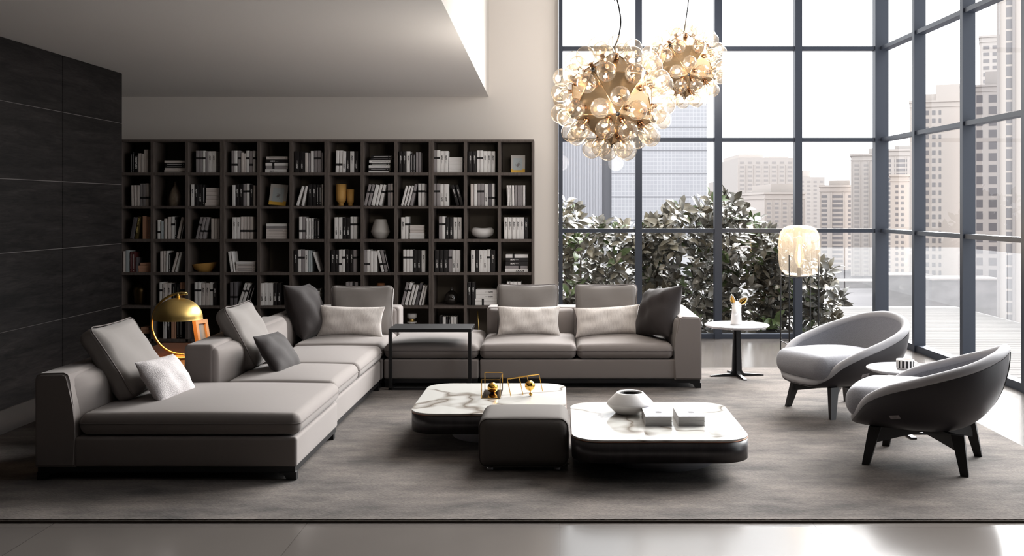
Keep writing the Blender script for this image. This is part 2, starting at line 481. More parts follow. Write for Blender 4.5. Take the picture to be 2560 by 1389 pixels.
# ------------------------------------------------------------------ the room
YB = 11.7
charcoal_wall = mat('charcoal_plaster', rgb(84, 80, 78), 0.9, spec=0.15)  # dark tone picked so the unseen walls throw little front light
bm = B(); prism(bm, [(-8, -5.2), (4.26, -5.2), (3.74, YB + 0.08), (-8, YB + 0.08)], -0.2, 0, axis='z')
tag(obj('floor', bm, floor_m), 'grey satin stone floor of large tiles', 'floor', kind='structure')
bm = B(); box(bm, -8, -0.02, YB, YB + 0.25, 0, 6)
tag(obj('wall_back', bm, cream), 'cream plaster wall behind the bookcases', 'wall', kind='structure')
# low ceiling: a solid slab with its fascia, its edge drifting slightly with depth
bm = B(); prism(bm, [(-8, -5.2), (-0.53, -5.2), (-0.8135, YB), (-8, YB)], 2.757, 5.6, axis='z')
for f in bm.faces:
    if f.calc_center_median().x > -2: f.material_index = 1  # fascia takes the same plaster, darkened to offset strong window light
tag(obj('ceiling', bm, [plaster, mat('light_darkened_plaster', rgb(180, 174, 168), .9, spec=.15)]), 'low smooth grey ceiling with fascia darkened against window light over the bookcases', 'ceiling', kind='structure')
bm = B(); box(bm, -1.2, 4.8, -5.2, YB + 0.3, 5.6, 5.8)
tag(obj('ceiling_high', bm, plaster), 'white ceiling over the double height window bay', 'ceiling', kind='structure')
bm = B(); prism(bm, [(3.86, 4.68), (4.3, 4.68), (4.6, -5.2), (4.16, -5.2)], 0, 6, axis='z')  # unseen wall, put in to keep side light off the sofa fronts
tag(obj('wall_right_blocker', bm, charcoal_wall), 'unseen charcoal wall added past the window wall to cut side light', 'wall', kind='structure')
bm = B(); box(bm, -8, 4.8, -5.4, -5.2, 0, 6)
tag(obj('wall_front', bm, charcoal_wall), 'charcoal plaster wall facing the windows', 'wall', kind='structure')
bm = B(); box(bm, -8.2, -8, -5.4, YB + 0.25, 0, 6)
tag(obj('wall_far_left', bm, plaster), 'grey plaster wall in the recess past the dark panels', 'wall', kind='structure')
# dark panelled wall on the left: backing plus proud oak panels with thin joints
bm = B(); box(bm, -4.6, -4.132, -5.2, 9.63, 0, 2.757, 0)
pw, ph = 1.15, 0.567
zs = [0.0, 0.572, 1.157, 1.71, 2.286, 2.757]
y = 9.63
while y > -5.2:
    y2 = max(y - pw, -5.2)
    for a, b in zip(zs, zs[1:]):
        box(bm, -4.133, -4.12, y2 + 0.0035, y - (0.0035 if y < 9.6 else 0), a + 0.0035, b - 0.0035, 1)
    y -= pw
tag(obj('wall_left', bm, [groove_grey, dark_wood]), 'dark oak panelled wall with thin pale joints', 'wall', kind='structure')

# windows: every frame bar and every pane is a part
def window(root, xs, wx, zt, zh, dep, xend, ztop, bottom):
    """local x along the wall, y outward; xs = mullion centres"""
    for i, x in enumerate(xs):
        ww = wx[i]
        bm = B(); box(bm, x - ww / 2, x + ww / 2, -dep, 0.05, 0, ztop)
        obj('mullion', bm, frame_blue, root)
    for a, b, wa, wb in zip(xs, xs[1:], wx, wx[1:]):
        x0, x1 = a + wa / 2, b - wb / 2
        zz = [0.0] + zt + [ztop]
        for k, z in enumerate(zz[:-1]):
            h = bottom if k == 0 else zh
            z0, z1 = (0, h) if k == 0 else (z - h / 2, z + h / 2)
            bm = B(); box(bm, x0, x1, -dep * 0.75, 0.045, z0, z1)
            obj('transom', bm, frame_blue, root)
            zn = zz[k + 1] - (0 if k + 2 == len(zz) else zh / 2)
            bm = B()
            bm.faces.new([bm.verts.new(p) for p in ((x0, 0.02, z1), (x1, 0.02, z1), (x1, 0.02, zn), (x0, 0.02, zn))])
            obj('pane', bm, pane_glass, root)
ZT = [1.23, 2.266, 3.305, 4.345]
wb = thing('window_1', 'tall slate framed grid window in the back wall', 'window', (0, YB, 0), kind='structure')
window(wb, [0.008, 0.895, 1.802, 2.714, 3.645], [0.045, 0.075, 0.085, 0.08, 0.12], ZT, 0.043, 0.06, 3.64, 5.6, 0.055)
wr = thing('window_2', 'long slate framed grid window wall along the right side', 'window', (3.70, YB, 0), R(-88.28), kind='structure')
xs = [0.0] + [1.08 + 1.18 * i for i in range(6)]
window(wr, xs, [0.03] + [0.06] * 6, ZT, 0.043, 0.07, 17, 5.6, 0.07)

# rug with a bound dark edge
rug = thing('area_rug', 'large taupe rug with mottled pile under the seating group', 'rug', (-0.385, 7.175, 0))
bm = B(); rbox(bm, -3.265, 3.265, -2.305, 2.305, 0.0, 0.016, 0.008, 20)
obj('pile', bm, rug_m, rug, True)
bm = B()
for s in (-1, 1):
    box(bm, -3.270, 3.270, s * 2.306 - 0.004, s * 2.306 + 0.004, 0.0, 0.010)
    box(bm, s * 3.267 - 0.004, s * 3.267 + 0.004, -2.306, 2.306, 0.0, 0.010)
tag(obj('edge_binding', bm, mat('dark_rug_binding', rgb(92, 84, 79), 0.9), rug), 'dark bound rug edge')

# ------------------------------------------------------------------ outside: terrace, shrubs, city
bm = B()
y = YB + 0.32
while y < 15.5:
    box(bm, -6, 6.03, y, y + 0.135, -0.06, -0.015, bev=0.004)
    y += 0.145
y = YB + 0.17
while y > -5:
    box(bm, 3.80 + 0.03 * (YB - y), 6.03, y, y + 0.135, -0.06, -0.015, bev=0.004)
    y -= 0.145
tag(obj('terrace_deck', bm, deck_mat), 'pale grey boarded terrace outside the windows', 'deck', kind='structure')
bm = B(); box(bm, -6, 6.03, YB + 0.12, 15.5, -0.4, -0.065); box(bm, 4.35, 6.03, -5, YB + 0.1, -0.4, -0.065)
tag(obj('terrace_slab', bm, ground_mat), 'grey slab under the terrace boards', 'slab', kind='structure')
rail = thing('glass_balustrade', 'frameless clear glass balustrade along the terrace edge', 'railing', (6.0, 15.44, -0.02))
for i in range(7):
    bm = B(); x1 = -1.72 * i; x0 = x1 - 1.70
    bm.faces.new([bm.verts.new(p) for p in ((x0, 0, 0), (x1, 0, 0), (x1, 0, 0.91), (x0, 0, 0.91))])
    obj('glass_panel', bm, rail_glass, rail)
for i in range(6):
    bm = B(); y1 = -1.72 * i; y0 = y1 - 1.70
    bm.faces.new([bm.verts.new(p) for p in ((0, y0, 0), (0, y1, 0), (0, y1, 0.91), (0, y0, 0.91))])
    obj('glass_panel', bm, rail_glass, rail)

leaf_a = mat('dark_glossy_leaf', rgb(84, 83, 77), 0.25, spec=0.6, var=(rgb(118, 114, 104), 3.5, U3, 0.4, 0.65))
leaf_b = mat('olive_leaf', rgb(122, 116, 100), 0.3, spec=0.6)
leaf_c = mat('fresh_green_leaf', rgb(83, 100, 59), 0.35, spec=0.5)
bark = mat('brown_stem', rgb(84, 74, 64), 0.9)
def leaf(bm, p, d, up, L, W, mi):
    d = d.normalized(); s = d.cross(up)
    if s.length < 1e-3: s = d.cross(Vector((1, 0, 0)))
    s.normalize(); n = s.cross(d).normalized()
    a = [(0, 0, 0), (0.16, 0.20, 0.03), (0.42, 0.47, 0.06), (0.70, 0.40, 0.03), (1, 0, -0.14), (0.70, -0.40, 0.03), (0.42, -0.47, 0.06), (0.16, -0.20, 0.03), (0.45, 0, 0.0), (0.72, 0, -0.03)]
    v = [bm.verts.new(p + d * (x * L) + s * (yy * W) + n * (z * L)) for x, yy, z in a]
    for f in ((0, 1, 8), (1, 2, 8), (2, 3, 9, 8), (3, 4, 9), (4, 5, 9), (5, 6, 8, 9), (6, 7, 8), (7, 0, 8)):
        q = bm.faces.new([v[i] for i in f]); q.material_index = mi
def shrub(label, x0, x1, y0, y1, profile, n, seed, light=0.2):
    """profile(t) = top height at t in 0..1 across the width"""
    rnd = random.Random(seed)
    cx, cy = (x0 + x1) / 2, (y0 + y1) / 2
    root = thing('shrub', label, 'shrub', (cx, cy, -0.015), group='shrubs on the terrace')
    bm = B()
    k = 0
    while k < n * 1.25:
        t = rnd.random(); h = profile(t)
        z = h * (rnd.random() ** 0.95)
        p = Vector((x0 + t * (x1 - x0) - cx, rnd.uniform(y0, y1) - cy, z))
        a = rnd.uniform(0, 2 * PI)
        whorl = rnd.randint(2, 5)
        tilt = rnd.uniform(0.15, 1.1)
        ax = Vector((rnd.uniform(-.5, .5), rnd.uniform(-.9, .1), rnd.uniform(.3, 1))).normalized()
        u = ax.orthogonal().normalized(); v = ax.cross(u)
        r = rnd.random()
        mi = 1 if r < light else (2 if r < light + 0.1 else 0)
        for w_ in range(whorl):
            b = a + w_ * 2 * PI / whorl + rnd.uniform(-.3, .3)
            d = (u * math.cos(b) + v * math.sin(b)) * math.cos(tilt) + ax * math.sin(tilt)
            d = (d + Vector((rnd.uniform(-.35, .35), rnd.uniform(-.35, .35), rnd.uniform(-.35, .35)))).normalized()
            L = rnd.uniform(0.10, 0.20)
            leaf(bm, p + d * rnd.uniform(0, .03), d, (ax + Vector((rnd.uniform(-.4, .4), rnd.uniform(-.4, .4), 0))).normalized(), L, L * rnd.uniform(.40, .52), mi)
        k += whorl
    obj('foliage', bm, [leaf_a, leaf_b, leaf_c], root, True)
    bm = B()
    for i in range(5):
        tt = rnd.uniform(.2, .8); xx = x0 + tt * (x1 - x0) - cx
        tube(bm, [(xx * 0.4, 0, 0), (xx * .7, rnd.uniform(-.1, .1), profile(tt) * .4), (xx, 0, profile(tt) * .75)], [0.02, 0.015, 0.008], 6)
    obj('stem', bm, bark, root, True)
def bump_top(pts):
    def f(t):
        for (a, ha), (b, hb) in zip(pts, pts[1:]):
            if a <= t <= b: return ha + (hb - ha) * (t - a) / (b - a)
        return pts[-1][1]
    return f
shrub('bushy dark shrub outside the back window, beside the cream wall', -0.35, 0.80, 12.3, 13.1, bump_top([(0, 1.45), (.35, 1.6), (.55, 1.38), (.8, 1.25), (1, 1.30)]), 1500, 1, 0.35)
shrub('pale olive shrub behind the sofa back, second from the cream wall', 0.92, 1.50, 12.35, 13.1, bump_top([(0, 1.2), (.4, 1.32), (.7, 1.45), (1, 1.5)]), 1100, 2, 0.45)
shrub('tallest shrub outside, rising behind the middle window bar', 1.60, 2.26, 12.3, 13.2, bump_top([(0, 1.35), (.35, 1.68), (.75, 1.62), (1, 1.5)]), 1200, 3, 0.15)
shrub('green shrub right of the tallest one, behind the animal bust', 2.36, 2.86, 12.3, 13.0, bump_top([(0, 1.6), (.2, 1.25), (.5, 1.15), (1, 1.05)]), 1000, 4, 0.3)
shrub('sparse low shrub farthest right, behind the tall glass floor lamp', 2.96, 3.40, 12.3, 12.9, bump_top([(0, 1.0), (.6, 0.85), (1, 0.35)]), 420, 5, 0.2)

# city
bm = B(); box(bm, -150, 220, 17, 420, -6.6, -6.4)
tag(obj('city_ground', bm, ground_mat), 'grey city ground beyond the terrace', 'ground', kind='structure')
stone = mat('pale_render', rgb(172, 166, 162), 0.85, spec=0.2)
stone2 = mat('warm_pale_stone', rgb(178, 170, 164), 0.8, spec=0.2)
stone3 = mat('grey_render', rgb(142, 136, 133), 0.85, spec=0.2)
win_dark = mat('dark_window', rgb(84, 81, 84), 0.35, spec=0.25)  # tower pane tones are lightened to put distance haze into the colour
win_mid = mat('grey_window', rgb(122, 119, 120), 0.4, spec=0.25)
win_pale = mat('haze_toned_window', rgb(150, 146, 144), 0.4, spec=0.25)
curtain = mat('lilac_grey_glazing', rgb(164, 164, 169), 0.4, spec=0.3)
curtain_d = mat('dark_facade_recess', rgb(122, 122, 127), 0.5)
def bbox_(Y, p0, p1, top): return gx(p0, Y), gx(p1, Y), gz(top, Y)
def tower(name, label, Y, p0, p1, top, depth, cols, floor_px, wm, gm, wfrac=0.5, hfrac=0.55, cornice=True, ribs=False, steps=(), low=770, group='towers beyond the terrace'):
    """a tower whose front face stands at distance Y and spans photo columns p0..p1; cols = window column centres (fractions) or a count"""
    x0, x1, zt = bbox_(Y, p0, p1, top)
    zb = -6.4
    s = Y / F
    th_ = math.atan(((p0 + p1) / 2 - 1400) / F) if p0 > 2000 else 0
    xm = (x0 + x1) / 2; hw_ = (x1 - x0) / 2 * math.cos(th_); x0, x1 = xm - hw_, xm + hw_
    root = thing(name, label, 'building', ((x0 + x1) / 2, Y, zb), -th_, group=group)
    ox, oz = (x0 + x1) / 2, zb
    bm = B(); box(bm, x0 - ox, x1 - ox, 0, depth, 0, zt - oz)
    if cornice:
        for q, e, hh in ((0, 3, 5), (14, 2, 3)):
            z1 = zt - oz - q * s
            box(bm, x0 - ox - e * s, x1 - ox + e * s, -e * s, depth + e * s, z1 - hh * s, z1)
    if ribs:
        nr = len(cols) + 1 if isinstance(cols, (list, tuple)) else cols + 1
        for i in range(nr):
            xx = x0 - ox + (x1 - x0) * i / (nr - 1)
            box(bm, xx - 1.2 * s, xx + 1.2 * s, -1.5 * s, 0.0, 0, zt - oz - 18 * s)
    for a, b, hpx, dd in steps:
        box(bm, x0 - ox + (x1 - x0) * a, x0 - ox + (x1 - x0) * b, dd * depth, depth * 0.9, zt - oz - 0.05, zt - oz + hpx * s)
    obj('wall', bm, wm, root)
    if isinstance(cols, int): cs = [((i + .5) / cols, wfrac / cols) for i in range(cols)]
    else: cs = cols
    mesh = {}
    py = top + (26 if cornice else 10)
    cnt = 0
    while py < low:
        for cx, cw in cs:
            wx = (x1 - x0) * cw; hz = floor_px * hfrac * s
            key = round(wx, 3)
            if key not in mesh:
                b2 = B()
                box(b2, -wx / 2, wx / 2, -0.4 * s, 0.02, -hz, 0)
                mesh[key] = obj('window', b2, gm, root); o = mesh[key]
            else:
                o = mesh[key].copy(); link(o, root)
            o.location = (x0 - ox + (x1 - x0) * cx, 0, gz(py, Y) - oz)
            cnt += 1
        py += floor_px
    return root
# office tower on the left: ribbed wing, dark recess, gridded wing with floor bands
Y = 120; s = Y / F
root = thing('office_tower', 'lilac grey glazed office tower behind the shrubs, left of the apartment blocks', 'building', (gx(1500, Y), Y, -6.4))
ox, oz = gx(1500, Y), -6.4
bm = B(); box(bm, gx(1180, Y) - ox, gx(1505, Y) - ox, 0, 20, 0, gz(190, Y) - oz)
for i in range(46):
    xx = gx(1184 + i * 7, Y) - ox; box(bm, xx - 1.6 * s, xx + 1.6 * s, -2 * s, 0, 0, gz(190, Y) - oz)
obj('ribbed_wing', bm, curtain, root)
bm = B(); box(bm, gx(1505, Y) - ox, gx(1529, Y) - ox, 1.2, 20, 0, gz(200, Y) - oz)
obj('recess', bm, curtain_d, root)
gm_ = mat('gridded_glazing', rgb(150, 150, 154), 0.4)
nt = gm_.node_tree; b_ = nt.nodes['Principled BSDF']; tc = nt.nodes.new('ShaderNodeTexCoord')
sw = nd(nt, 'ShaderNodeMapping', Rotation=(R(90), 0, 0))
bk = nd(nt, 'ShaderNodeTexBrick', Scale=1.0); bk.offset = 0
bk.inputs['Color1'].default_value = rgb(166, 166, 171); bk.inputs['Color2'].default_value = rgb(161, 162, 167); bk.inputs['Mortar'].default_value = rgb(182, 182, 185)
bk.inputs['Brick Width'].default_value = 0.42; bk.inputs['Row Height'].default_value = 0.44; bk.inputs['Mortar Size'].default_value = 0.035
nt.links.new(tc.outputs['Object'], sw.inputs[0]); nt.links.new(sw.outputs[0], bk.inputs['Vector']); nt.links.new(bk.outputs[0], b_.inputs['Base Color'])
bm = B(); box(bm, gx(1529, Y) - ox, gx(1767, Y) - ox, 0, 20, 0, gz(258, Y) - oz)
obj('gridded_wing', bm, gm_, root)
for i in range(10):
    bm = B(); z = gz(318 + 58 * i, Y) - oz
    box(bm, gx(1529, Y) - ox, gx(1767.5, Y) - ox, -0.4 * s, 0.05, z - 1.4 * s, z + 1.4 * s)
    obj('floor_band', bm, curtain_d, root)
T = 'apartment_tower'
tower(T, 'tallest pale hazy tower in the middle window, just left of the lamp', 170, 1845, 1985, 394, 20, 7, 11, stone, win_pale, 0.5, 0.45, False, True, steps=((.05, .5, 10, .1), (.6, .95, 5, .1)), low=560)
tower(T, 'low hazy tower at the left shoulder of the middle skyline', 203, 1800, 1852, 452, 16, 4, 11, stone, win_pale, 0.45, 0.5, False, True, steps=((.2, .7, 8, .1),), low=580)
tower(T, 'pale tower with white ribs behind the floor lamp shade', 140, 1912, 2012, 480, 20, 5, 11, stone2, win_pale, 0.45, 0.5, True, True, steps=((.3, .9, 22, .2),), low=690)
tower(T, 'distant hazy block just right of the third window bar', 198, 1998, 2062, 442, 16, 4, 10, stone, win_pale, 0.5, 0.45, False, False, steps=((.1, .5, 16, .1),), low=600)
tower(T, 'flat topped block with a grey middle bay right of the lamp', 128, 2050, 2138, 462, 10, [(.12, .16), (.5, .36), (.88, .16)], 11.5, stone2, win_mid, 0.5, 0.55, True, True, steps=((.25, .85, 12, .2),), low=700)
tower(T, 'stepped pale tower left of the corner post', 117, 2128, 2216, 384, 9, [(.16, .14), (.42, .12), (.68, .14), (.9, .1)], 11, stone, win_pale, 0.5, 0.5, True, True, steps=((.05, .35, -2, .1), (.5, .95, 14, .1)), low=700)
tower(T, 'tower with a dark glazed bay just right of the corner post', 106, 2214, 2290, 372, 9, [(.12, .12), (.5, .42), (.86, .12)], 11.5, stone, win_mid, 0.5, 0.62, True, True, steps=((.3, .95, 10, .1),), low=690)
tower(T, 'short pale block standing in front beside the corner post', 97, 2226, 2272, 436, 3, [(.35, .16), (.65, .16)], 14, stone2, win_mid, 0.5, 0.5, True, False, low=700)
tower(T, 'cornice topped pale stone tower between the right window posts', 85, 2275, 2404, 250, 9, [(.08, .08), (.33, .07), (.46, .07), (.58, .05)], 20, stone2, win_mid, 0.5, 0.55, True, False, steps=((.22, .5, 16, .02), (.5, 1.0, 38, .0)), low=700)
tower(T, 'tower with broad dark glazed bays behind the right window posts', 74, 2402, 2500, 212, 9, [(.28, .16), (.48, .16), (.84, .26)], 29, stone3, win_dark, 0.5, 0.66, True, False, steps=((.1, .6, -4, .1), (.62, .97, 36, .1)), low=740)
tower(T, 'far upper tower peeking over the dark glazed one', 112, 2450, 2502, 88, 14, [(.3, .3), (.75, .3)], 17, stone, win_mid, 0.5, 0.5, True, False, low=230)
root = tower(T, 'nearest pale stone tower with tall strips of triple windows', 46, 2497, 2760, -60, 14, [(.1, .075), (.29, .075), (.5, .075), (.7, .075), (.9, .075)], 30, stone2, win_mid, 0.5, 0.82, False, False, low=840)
bm = B()
for p in (2500, 2538, 2590, 2640, 2690):
    xx = (gx(p, 46) - root.location.x) * .95
    box(bm, xx - 0.06, xx + 0.06, -0.12, 0, 0, gz(-60, 46) + 6.4)
obj('pilaster', bm, stone3, root)
hut_m = mat('white_shed', rgb(168, 165, 164), 0.8)
for i, (p, y0_, y1_, wpx, lab) in enumerate(((2052, 745, 766, 16, 'small white shed beyond the terrace, right of the shrubs'), (2092, 752, 766, 12, 'low white shed beyond the terrace, nearer the corner post'), (2362, 732, 758, 16, 'white shed with a flat cap seen between the right window posts'))):
    Y = 81 if i == 2 else 92; x = gx(p, Y); s = Y / F
    r_ = thing('shed', lab, 'shed', (x, Y, -6.4), group='sheds in the street')
    h = gz(y0_, Y) + 6.4
    bm = B(); box(bm, -wpx / 2 * s, wpx / 2 * s, 0, 2, 0, h); obj('wall', bm, hut_m, r_)
    bm = B(); box(bm, -(wpx / 2 + 2) * s, (wpx / 2 + 2) * s, -.1, 2.1, h, h + 2 * s); obj('roof', bm, stone3, r_)
podium = mat('dark_podium', rgb(112, 108, 109), 0.95, spec=0.05, var=(rgb(84, 81, 82), 0.35, (1, 1, 2), 0.4, 0.6))
for Y, p0, p1, t, lab in ((100, 2020, 2200, 705, 'long low grey building at the foot of the towers'), (80, 2215, 2330, 690, 'low grey block at the foot of the corner post towers'), (70, 2330, 2500, 700, 'low dark block at the foot of the dark glazed tower')):
    r_ = thing('low_building', lab, 'building', (gx((p0 + p1) / 2, Y), Y, -6.4), group='low buildings along the street')
    hw = (p1 - p0) / 2 * Y / F; h = gz(t, Y) + 6.4
    bm = B(); box(bm, -hw, hw, 0, 3, 0, h); obj('wall', bm, podium, r_)
    bm = B(); box(bm, -hw - .1, hw + .1, -.1, 3.1, h, h + 0.12); obj('roof', bm, stone3, r_)
# ------------------------------------------------------------------ modular sofa
ZB, ZS, ZC, ZA = 0.087, 0.25, 0.375, 0.60
RUG = 0.016
def leg(root, x, y, sx, sy):
    """black leg with a small bracket towards (sx, sy)"""
    bm = B()
    prism(bm, [(-0.026, ZB - 0.028), (0.075, ZB - 0.028), (0.040, ZB - 0.042), (0.026, ZB - 0.065), (0.020, RUG), (-0.026, RUG)], -0.022, 0.022)
    if sx < 0: bmesh.ops.scale(bm, vec=(-1, 1, 1), verts=bm.verts)
    obj('leg', bm, black_metal, root, loc=(x, y, 0))
def rail_frame(root, x0, x1, y0, y1):
    bm = B()
    for a, b in ((y0, y0 + .04), (y1 - .04, y1)): box(bm, x0, x1, a, b, ZB - 0.03, ZB)
    for a, b in ((x0, x0 + .04), (x1 - .04, x1)): box(bm, a, b, y0 + .04, y1 - .04, ZB - 0.03, ZB)
    obj('base_frame', bm, black_metal, root)
def base(root, x0, x1, y0, y1):
    bm = B(); rbox(bm, x0, x1, y0, y1, ZB, ZS, 0.018, 4)
    obj('base', bm, fabric, root, True)
def seat(root, x0, x1, y0, y1, cr=0.035, r=0.05):
    bm = B(); rbox(bm, x0, x1, y0, y1, ZS + 0.004, ZC, r, 9, crown(cr, 0))
    o = obj('seat_cushion', bm, fabric, root, True)
    # piping line around the cushion, a little above its middle
    bm = B(); z = ZS + 0.072; q = r * 0.8; e = 0.0012
    pts = []
    for cx, cy, a0 in ((x1 - q, y1 - q, 0), (x0 + q, y1 - q, 90), (x0 + q, y0 + q, 180), (x1 - q, y0 + q, 270)):
        for k in range(6):
            a = R(a0 + 90 * k / 5); pts.append((cx + (q + e) * math.cos(a), cy + (q + e) * math.sin(a), z))
    tube(bm, pts, 0.0032, 6, closed=True)
    obj('piping', bm, fabric_seam, o, True)
def arm(root, name, side, xo, w, y0, y1, pad=0.085):
    """side +1: the arm's inner side faces +x; xo = outer face"""
    d = side
    def X(t): return xo + d * t
    prof = [(0, ZB), (0, ZA - .035), (.008, ZA - .015), (.03, ZA - .003), (w - .03, ZA), (w - .008, ZA - .012), (w + .002, ZA - .04), (w + .022, .42), (w + .034, .30), (w + .036, ZB)]
    bm = B()
    prism(bm, [(X(t), z) for t, z in prof], y0, y1)
    es = [e for e in bm.edges if abs(e.verts[0].co.y - e.verts[1].co.y) < 1e-6]
    bmesh.ops.bevel(bm, geom=es, offset=0.012, segments=3, affect='EDGES')
    o = obj(name, bm, fabric, root, 2)
    # padded inner face, bulging away from the front edge
    def fn(u, v, ww, p):
        b = pad * (1 - abs(v) ** 3) * (1 - abs(ww) ** 4) ** 0.7
        return (p.x + (d * (b + .022 * (1 - ww) / 2) if u * d > -0.2 else 0), p.y, p.z)
    bm = B()
    a, b = sorted((X(w - .08), X(w - .014)))
    rbox(bm, a, b, y0 + .012, y1 - .02, ZS + .01, ZA - .014, 0.03, 8, fn)
    obj('inner_padding', bm, fabric, o, True)
    return o
def backrest(root, x0, x1, y0, y1, pads=()):
    bm = B(); rbox(bm, x0, x1, y0, y1, ZB, ZA, 0.03, 6)
    o = obj('backrest', bm, fabric, root, True)
    for a, b in pads:
        def fn(u, v, ww, p):
            return (p.x, p.y - (0.075 * (1 - abs(u) ** 4) * (1 - abs(ww) ** 4) if v < 0.3 else 0), p.z)
        bm = B(); rbox(bm, a + .008, b - .008, y0 - .02, y0 + .06, ZS + .02, ZA - .012, 0.03, 9, fn)
        obj('back_padding', bm, fabric, o, True)

# chaise, front left
t = thing('chaise_module', 'grey chaise end of the sectional, nearest left, with one low arm', 'sofa', group='modules of the grey sectional sofa')
base(t, -2.64, -1.43, 5.56, 6.585); seat(t, -2.625, -1.415, 5.565, 6.585)
arm(t, 'arm', 1, -2.852, 0.185, 5.555, 6.585)
rail_frame(t, -2.84, -1.44, 5.57, 6.58)
for x, y, sx in ((-2.815, 5.585, 1), (-1.46, 5.585, -1), (-2.815, 6.55, 1), (-1.47, 6.55, -1)): leg(t, x, y, sx, 0)
# two seat middle module along the left, back towards the bookcases' left end
t = thing('sofa_module', 'grey two seat middle run of the sectional, behind the chaise', 'sofa', group='modules of the grey sectional sofa')
base(t, -2.43, -1.46, 6.60, 8.33); seat(t, -2.17, -1.445, 6.60, 7.37); seat(t, -2.17, -1.445, 7.375, 8.33)
bm = B(); rbox(bm, -2.43, -2.235, 6.605, 8.33, ZB, ZA + .012, 0.03, 6)
ob = obj('backrest', bm, fabric, t, True)
def fnb(u, v, ww, p): return (p.x + (0.075 * (1 - abs(v) ** 6) * (1 - abs(ww) ** 4) if u > -.3 else 0), p.y, p.z)
bm = B(); rbox(bm, -2.28, -2.222, 6.612, 8.32, ZS + .02, ZA - .004, 0.03, 9, fnb); obj('back_padding', bm, fabric, ob, True)
rail_frame(t, -2.42, -1.47, 6.61, 8.32)
for x, y, sx in ((-2.40, 6.63, 1), (-1.49, 8.28, -1), (-2.40, 8.28, 1)): leg(t, x, y, sx, 0)
# corner module
t = thing('corner_module', 'grey corner module of the sectional, in front of the bookcases', 'sofa', group='modules of the grey sectional sofa')
base(t, -2.41, -1.455, 8.38, 9.24); seat(t, -2.20, -1.455, 8.40, 9.20)
arm(t, 'arm', 1, -2.43, 0.10, 8.385, 9.24, 0.09)
backrest(t, -2.43, -1.448, 9.22, 9.48, [(-2.2, -1.46)])
rail_frame(t, -2.42, -1.465, 8.40, 9.46)
for x, y, sx in ((-1.50, 8.43, -1), (-2.40, 8.43, 1), (-2.40, 9.43, 1), (-1.5, 9.43, -1)): leg(t, x, y, sx, 0)
# backless seat
t = thing('pouf_module', 'grey backless square seat of the sectional, under the black side table', 'sofa', group='modules of the grey sectional sofa')
base(t, -1.448, -0.668, 8.40, 9.40); seat(t, -1.448, -0.668, 8.39, 9.40, 0.055, 0.055)
rail_frame(t, -1.44, -0.675, 8.41, 9.39)
for x, y, sx in ((-1.41, 8.44, 1), (-.71, 8.44, -1), (-1.41, 9.35, 1), (-.71, 9.35, -1)): leg(t, x, y, sx, 0)
# right two seat module with arm
t = thing('end_module', 'grey two seat right end of the sectional, before the window, with right arm', 'sofa', group='modules of the grey sectional sofa')
base(t, -0.660, 0.96, 8.40, 9.24); seat(t, -0.660, 0.134, 8.385, 9.20); seat(t, 0.138, 0.932, 8.385, 9.20)
arm(t, 'arm', -1, 1.160, 0.185, 8.385, 9.48)
backrest(t, -0.660, 0.975, 9.22, 9.48, [(-.655, .134), (.138, .93)])
rail_frame(t, -0.65, 1.15, 8.40, 9.47)
for x, y, sx in ((1.132, 8.42, -1), (-.62, 8.42, 1), (1.132, 9.44, -1), (-.62, 9.44, 1)): leg(t, x, y, sx, 0)

# ------------------------------------------------------------------ cushions
def pillow_bm(wd, ht, th, edge, n=26, pinch=0.05, seed=0, wrinkle=0.004):
    """edge: 0 knife edge .. 1 boxed; local x width, z height, front -y"""
    rnd = random.Random(seed)
    ph = [rnd.uniform(0, 6) for _ in range(6)]
    bm = B(); g = {}
    for side in (-1, 1):
        for i in range(n + 1):
            for j in range(n + 1):
                u = -math.cos(PI * i / n); v = -math.cos(PI * j / n)
                rim = i in (0, n) or j in (0, n)
                if side == 1 and rim: continue
                x = wd / 2 * u * (1 - pinch * (1 - v * v)); z = ht / 2 * v * (1 - pinch * (1 - u * u))
                p = 2.6 + 3.5 * edge
                k = ((1 - abs(u) ** p) * (1 - abs(v) ** p)) ** (0.62 - 0.22 * edge)
                wv = wrinkle * (math.sin(9 * u + ph[0] + 3 * v) + math.sin(7 * v - 4 * u + ph[1]) + 0.7 * math.sin(14 * u * v + ph[2])) * k
                g[(side, i, j)] = bm.verts.new((x, side * (th / 2) * k + wv, z))
    for side in (-1, 1):
        for i in range(n):
            for j in range(n):
                q = []
                for a, b in ((i, j), (i + 1, j), (i + 1, j + 1), (i, j + 1)):
                    rim = a in (0, n) or b in (0, n)
                    q.append(g[(-1 if rim else side, a, b)])
                bm.faces.new(q)
    rim = [g[(-1, i, 0)].co.copy() for i in range(n)] + [g[(-1, n, j)].co.copy() for j in range(n)] + [g[(-1, i, n)].co.copy() for i in range(n, 0, -1)] + [g[(-1, 0, j)].co.copy() for j in range(n, 0, -1)]
    return bm, rim
def cushion(name, label, loc, yaw, lean, roll, wd, ht, th, m, edge=0.0, pinch=0.05, group=None, seed=0, pipe=None, wrinkle=0.004):
    bm, rim = pillow_bm(wd, ht, th, edge, 26, pinch, seed, wrinkle)
    o = obj(name, bm, m, None, True)
    o.matrix_world = Matrix.Translation(loc) @ Matrix.Rotation(R(yaw), 4, 'Z') @ Matrix.Rotation(R(-lean), 4, 'X') @ Matrix.Rotation(R(roll), 4, 'Y')
    tag(o, label, 'cushion', group)
    if pipe:
        bm = B(); tube(bm, rim, 0.004, 6, closed=True); obj('piping', bm, pipe, o, True)
    return o
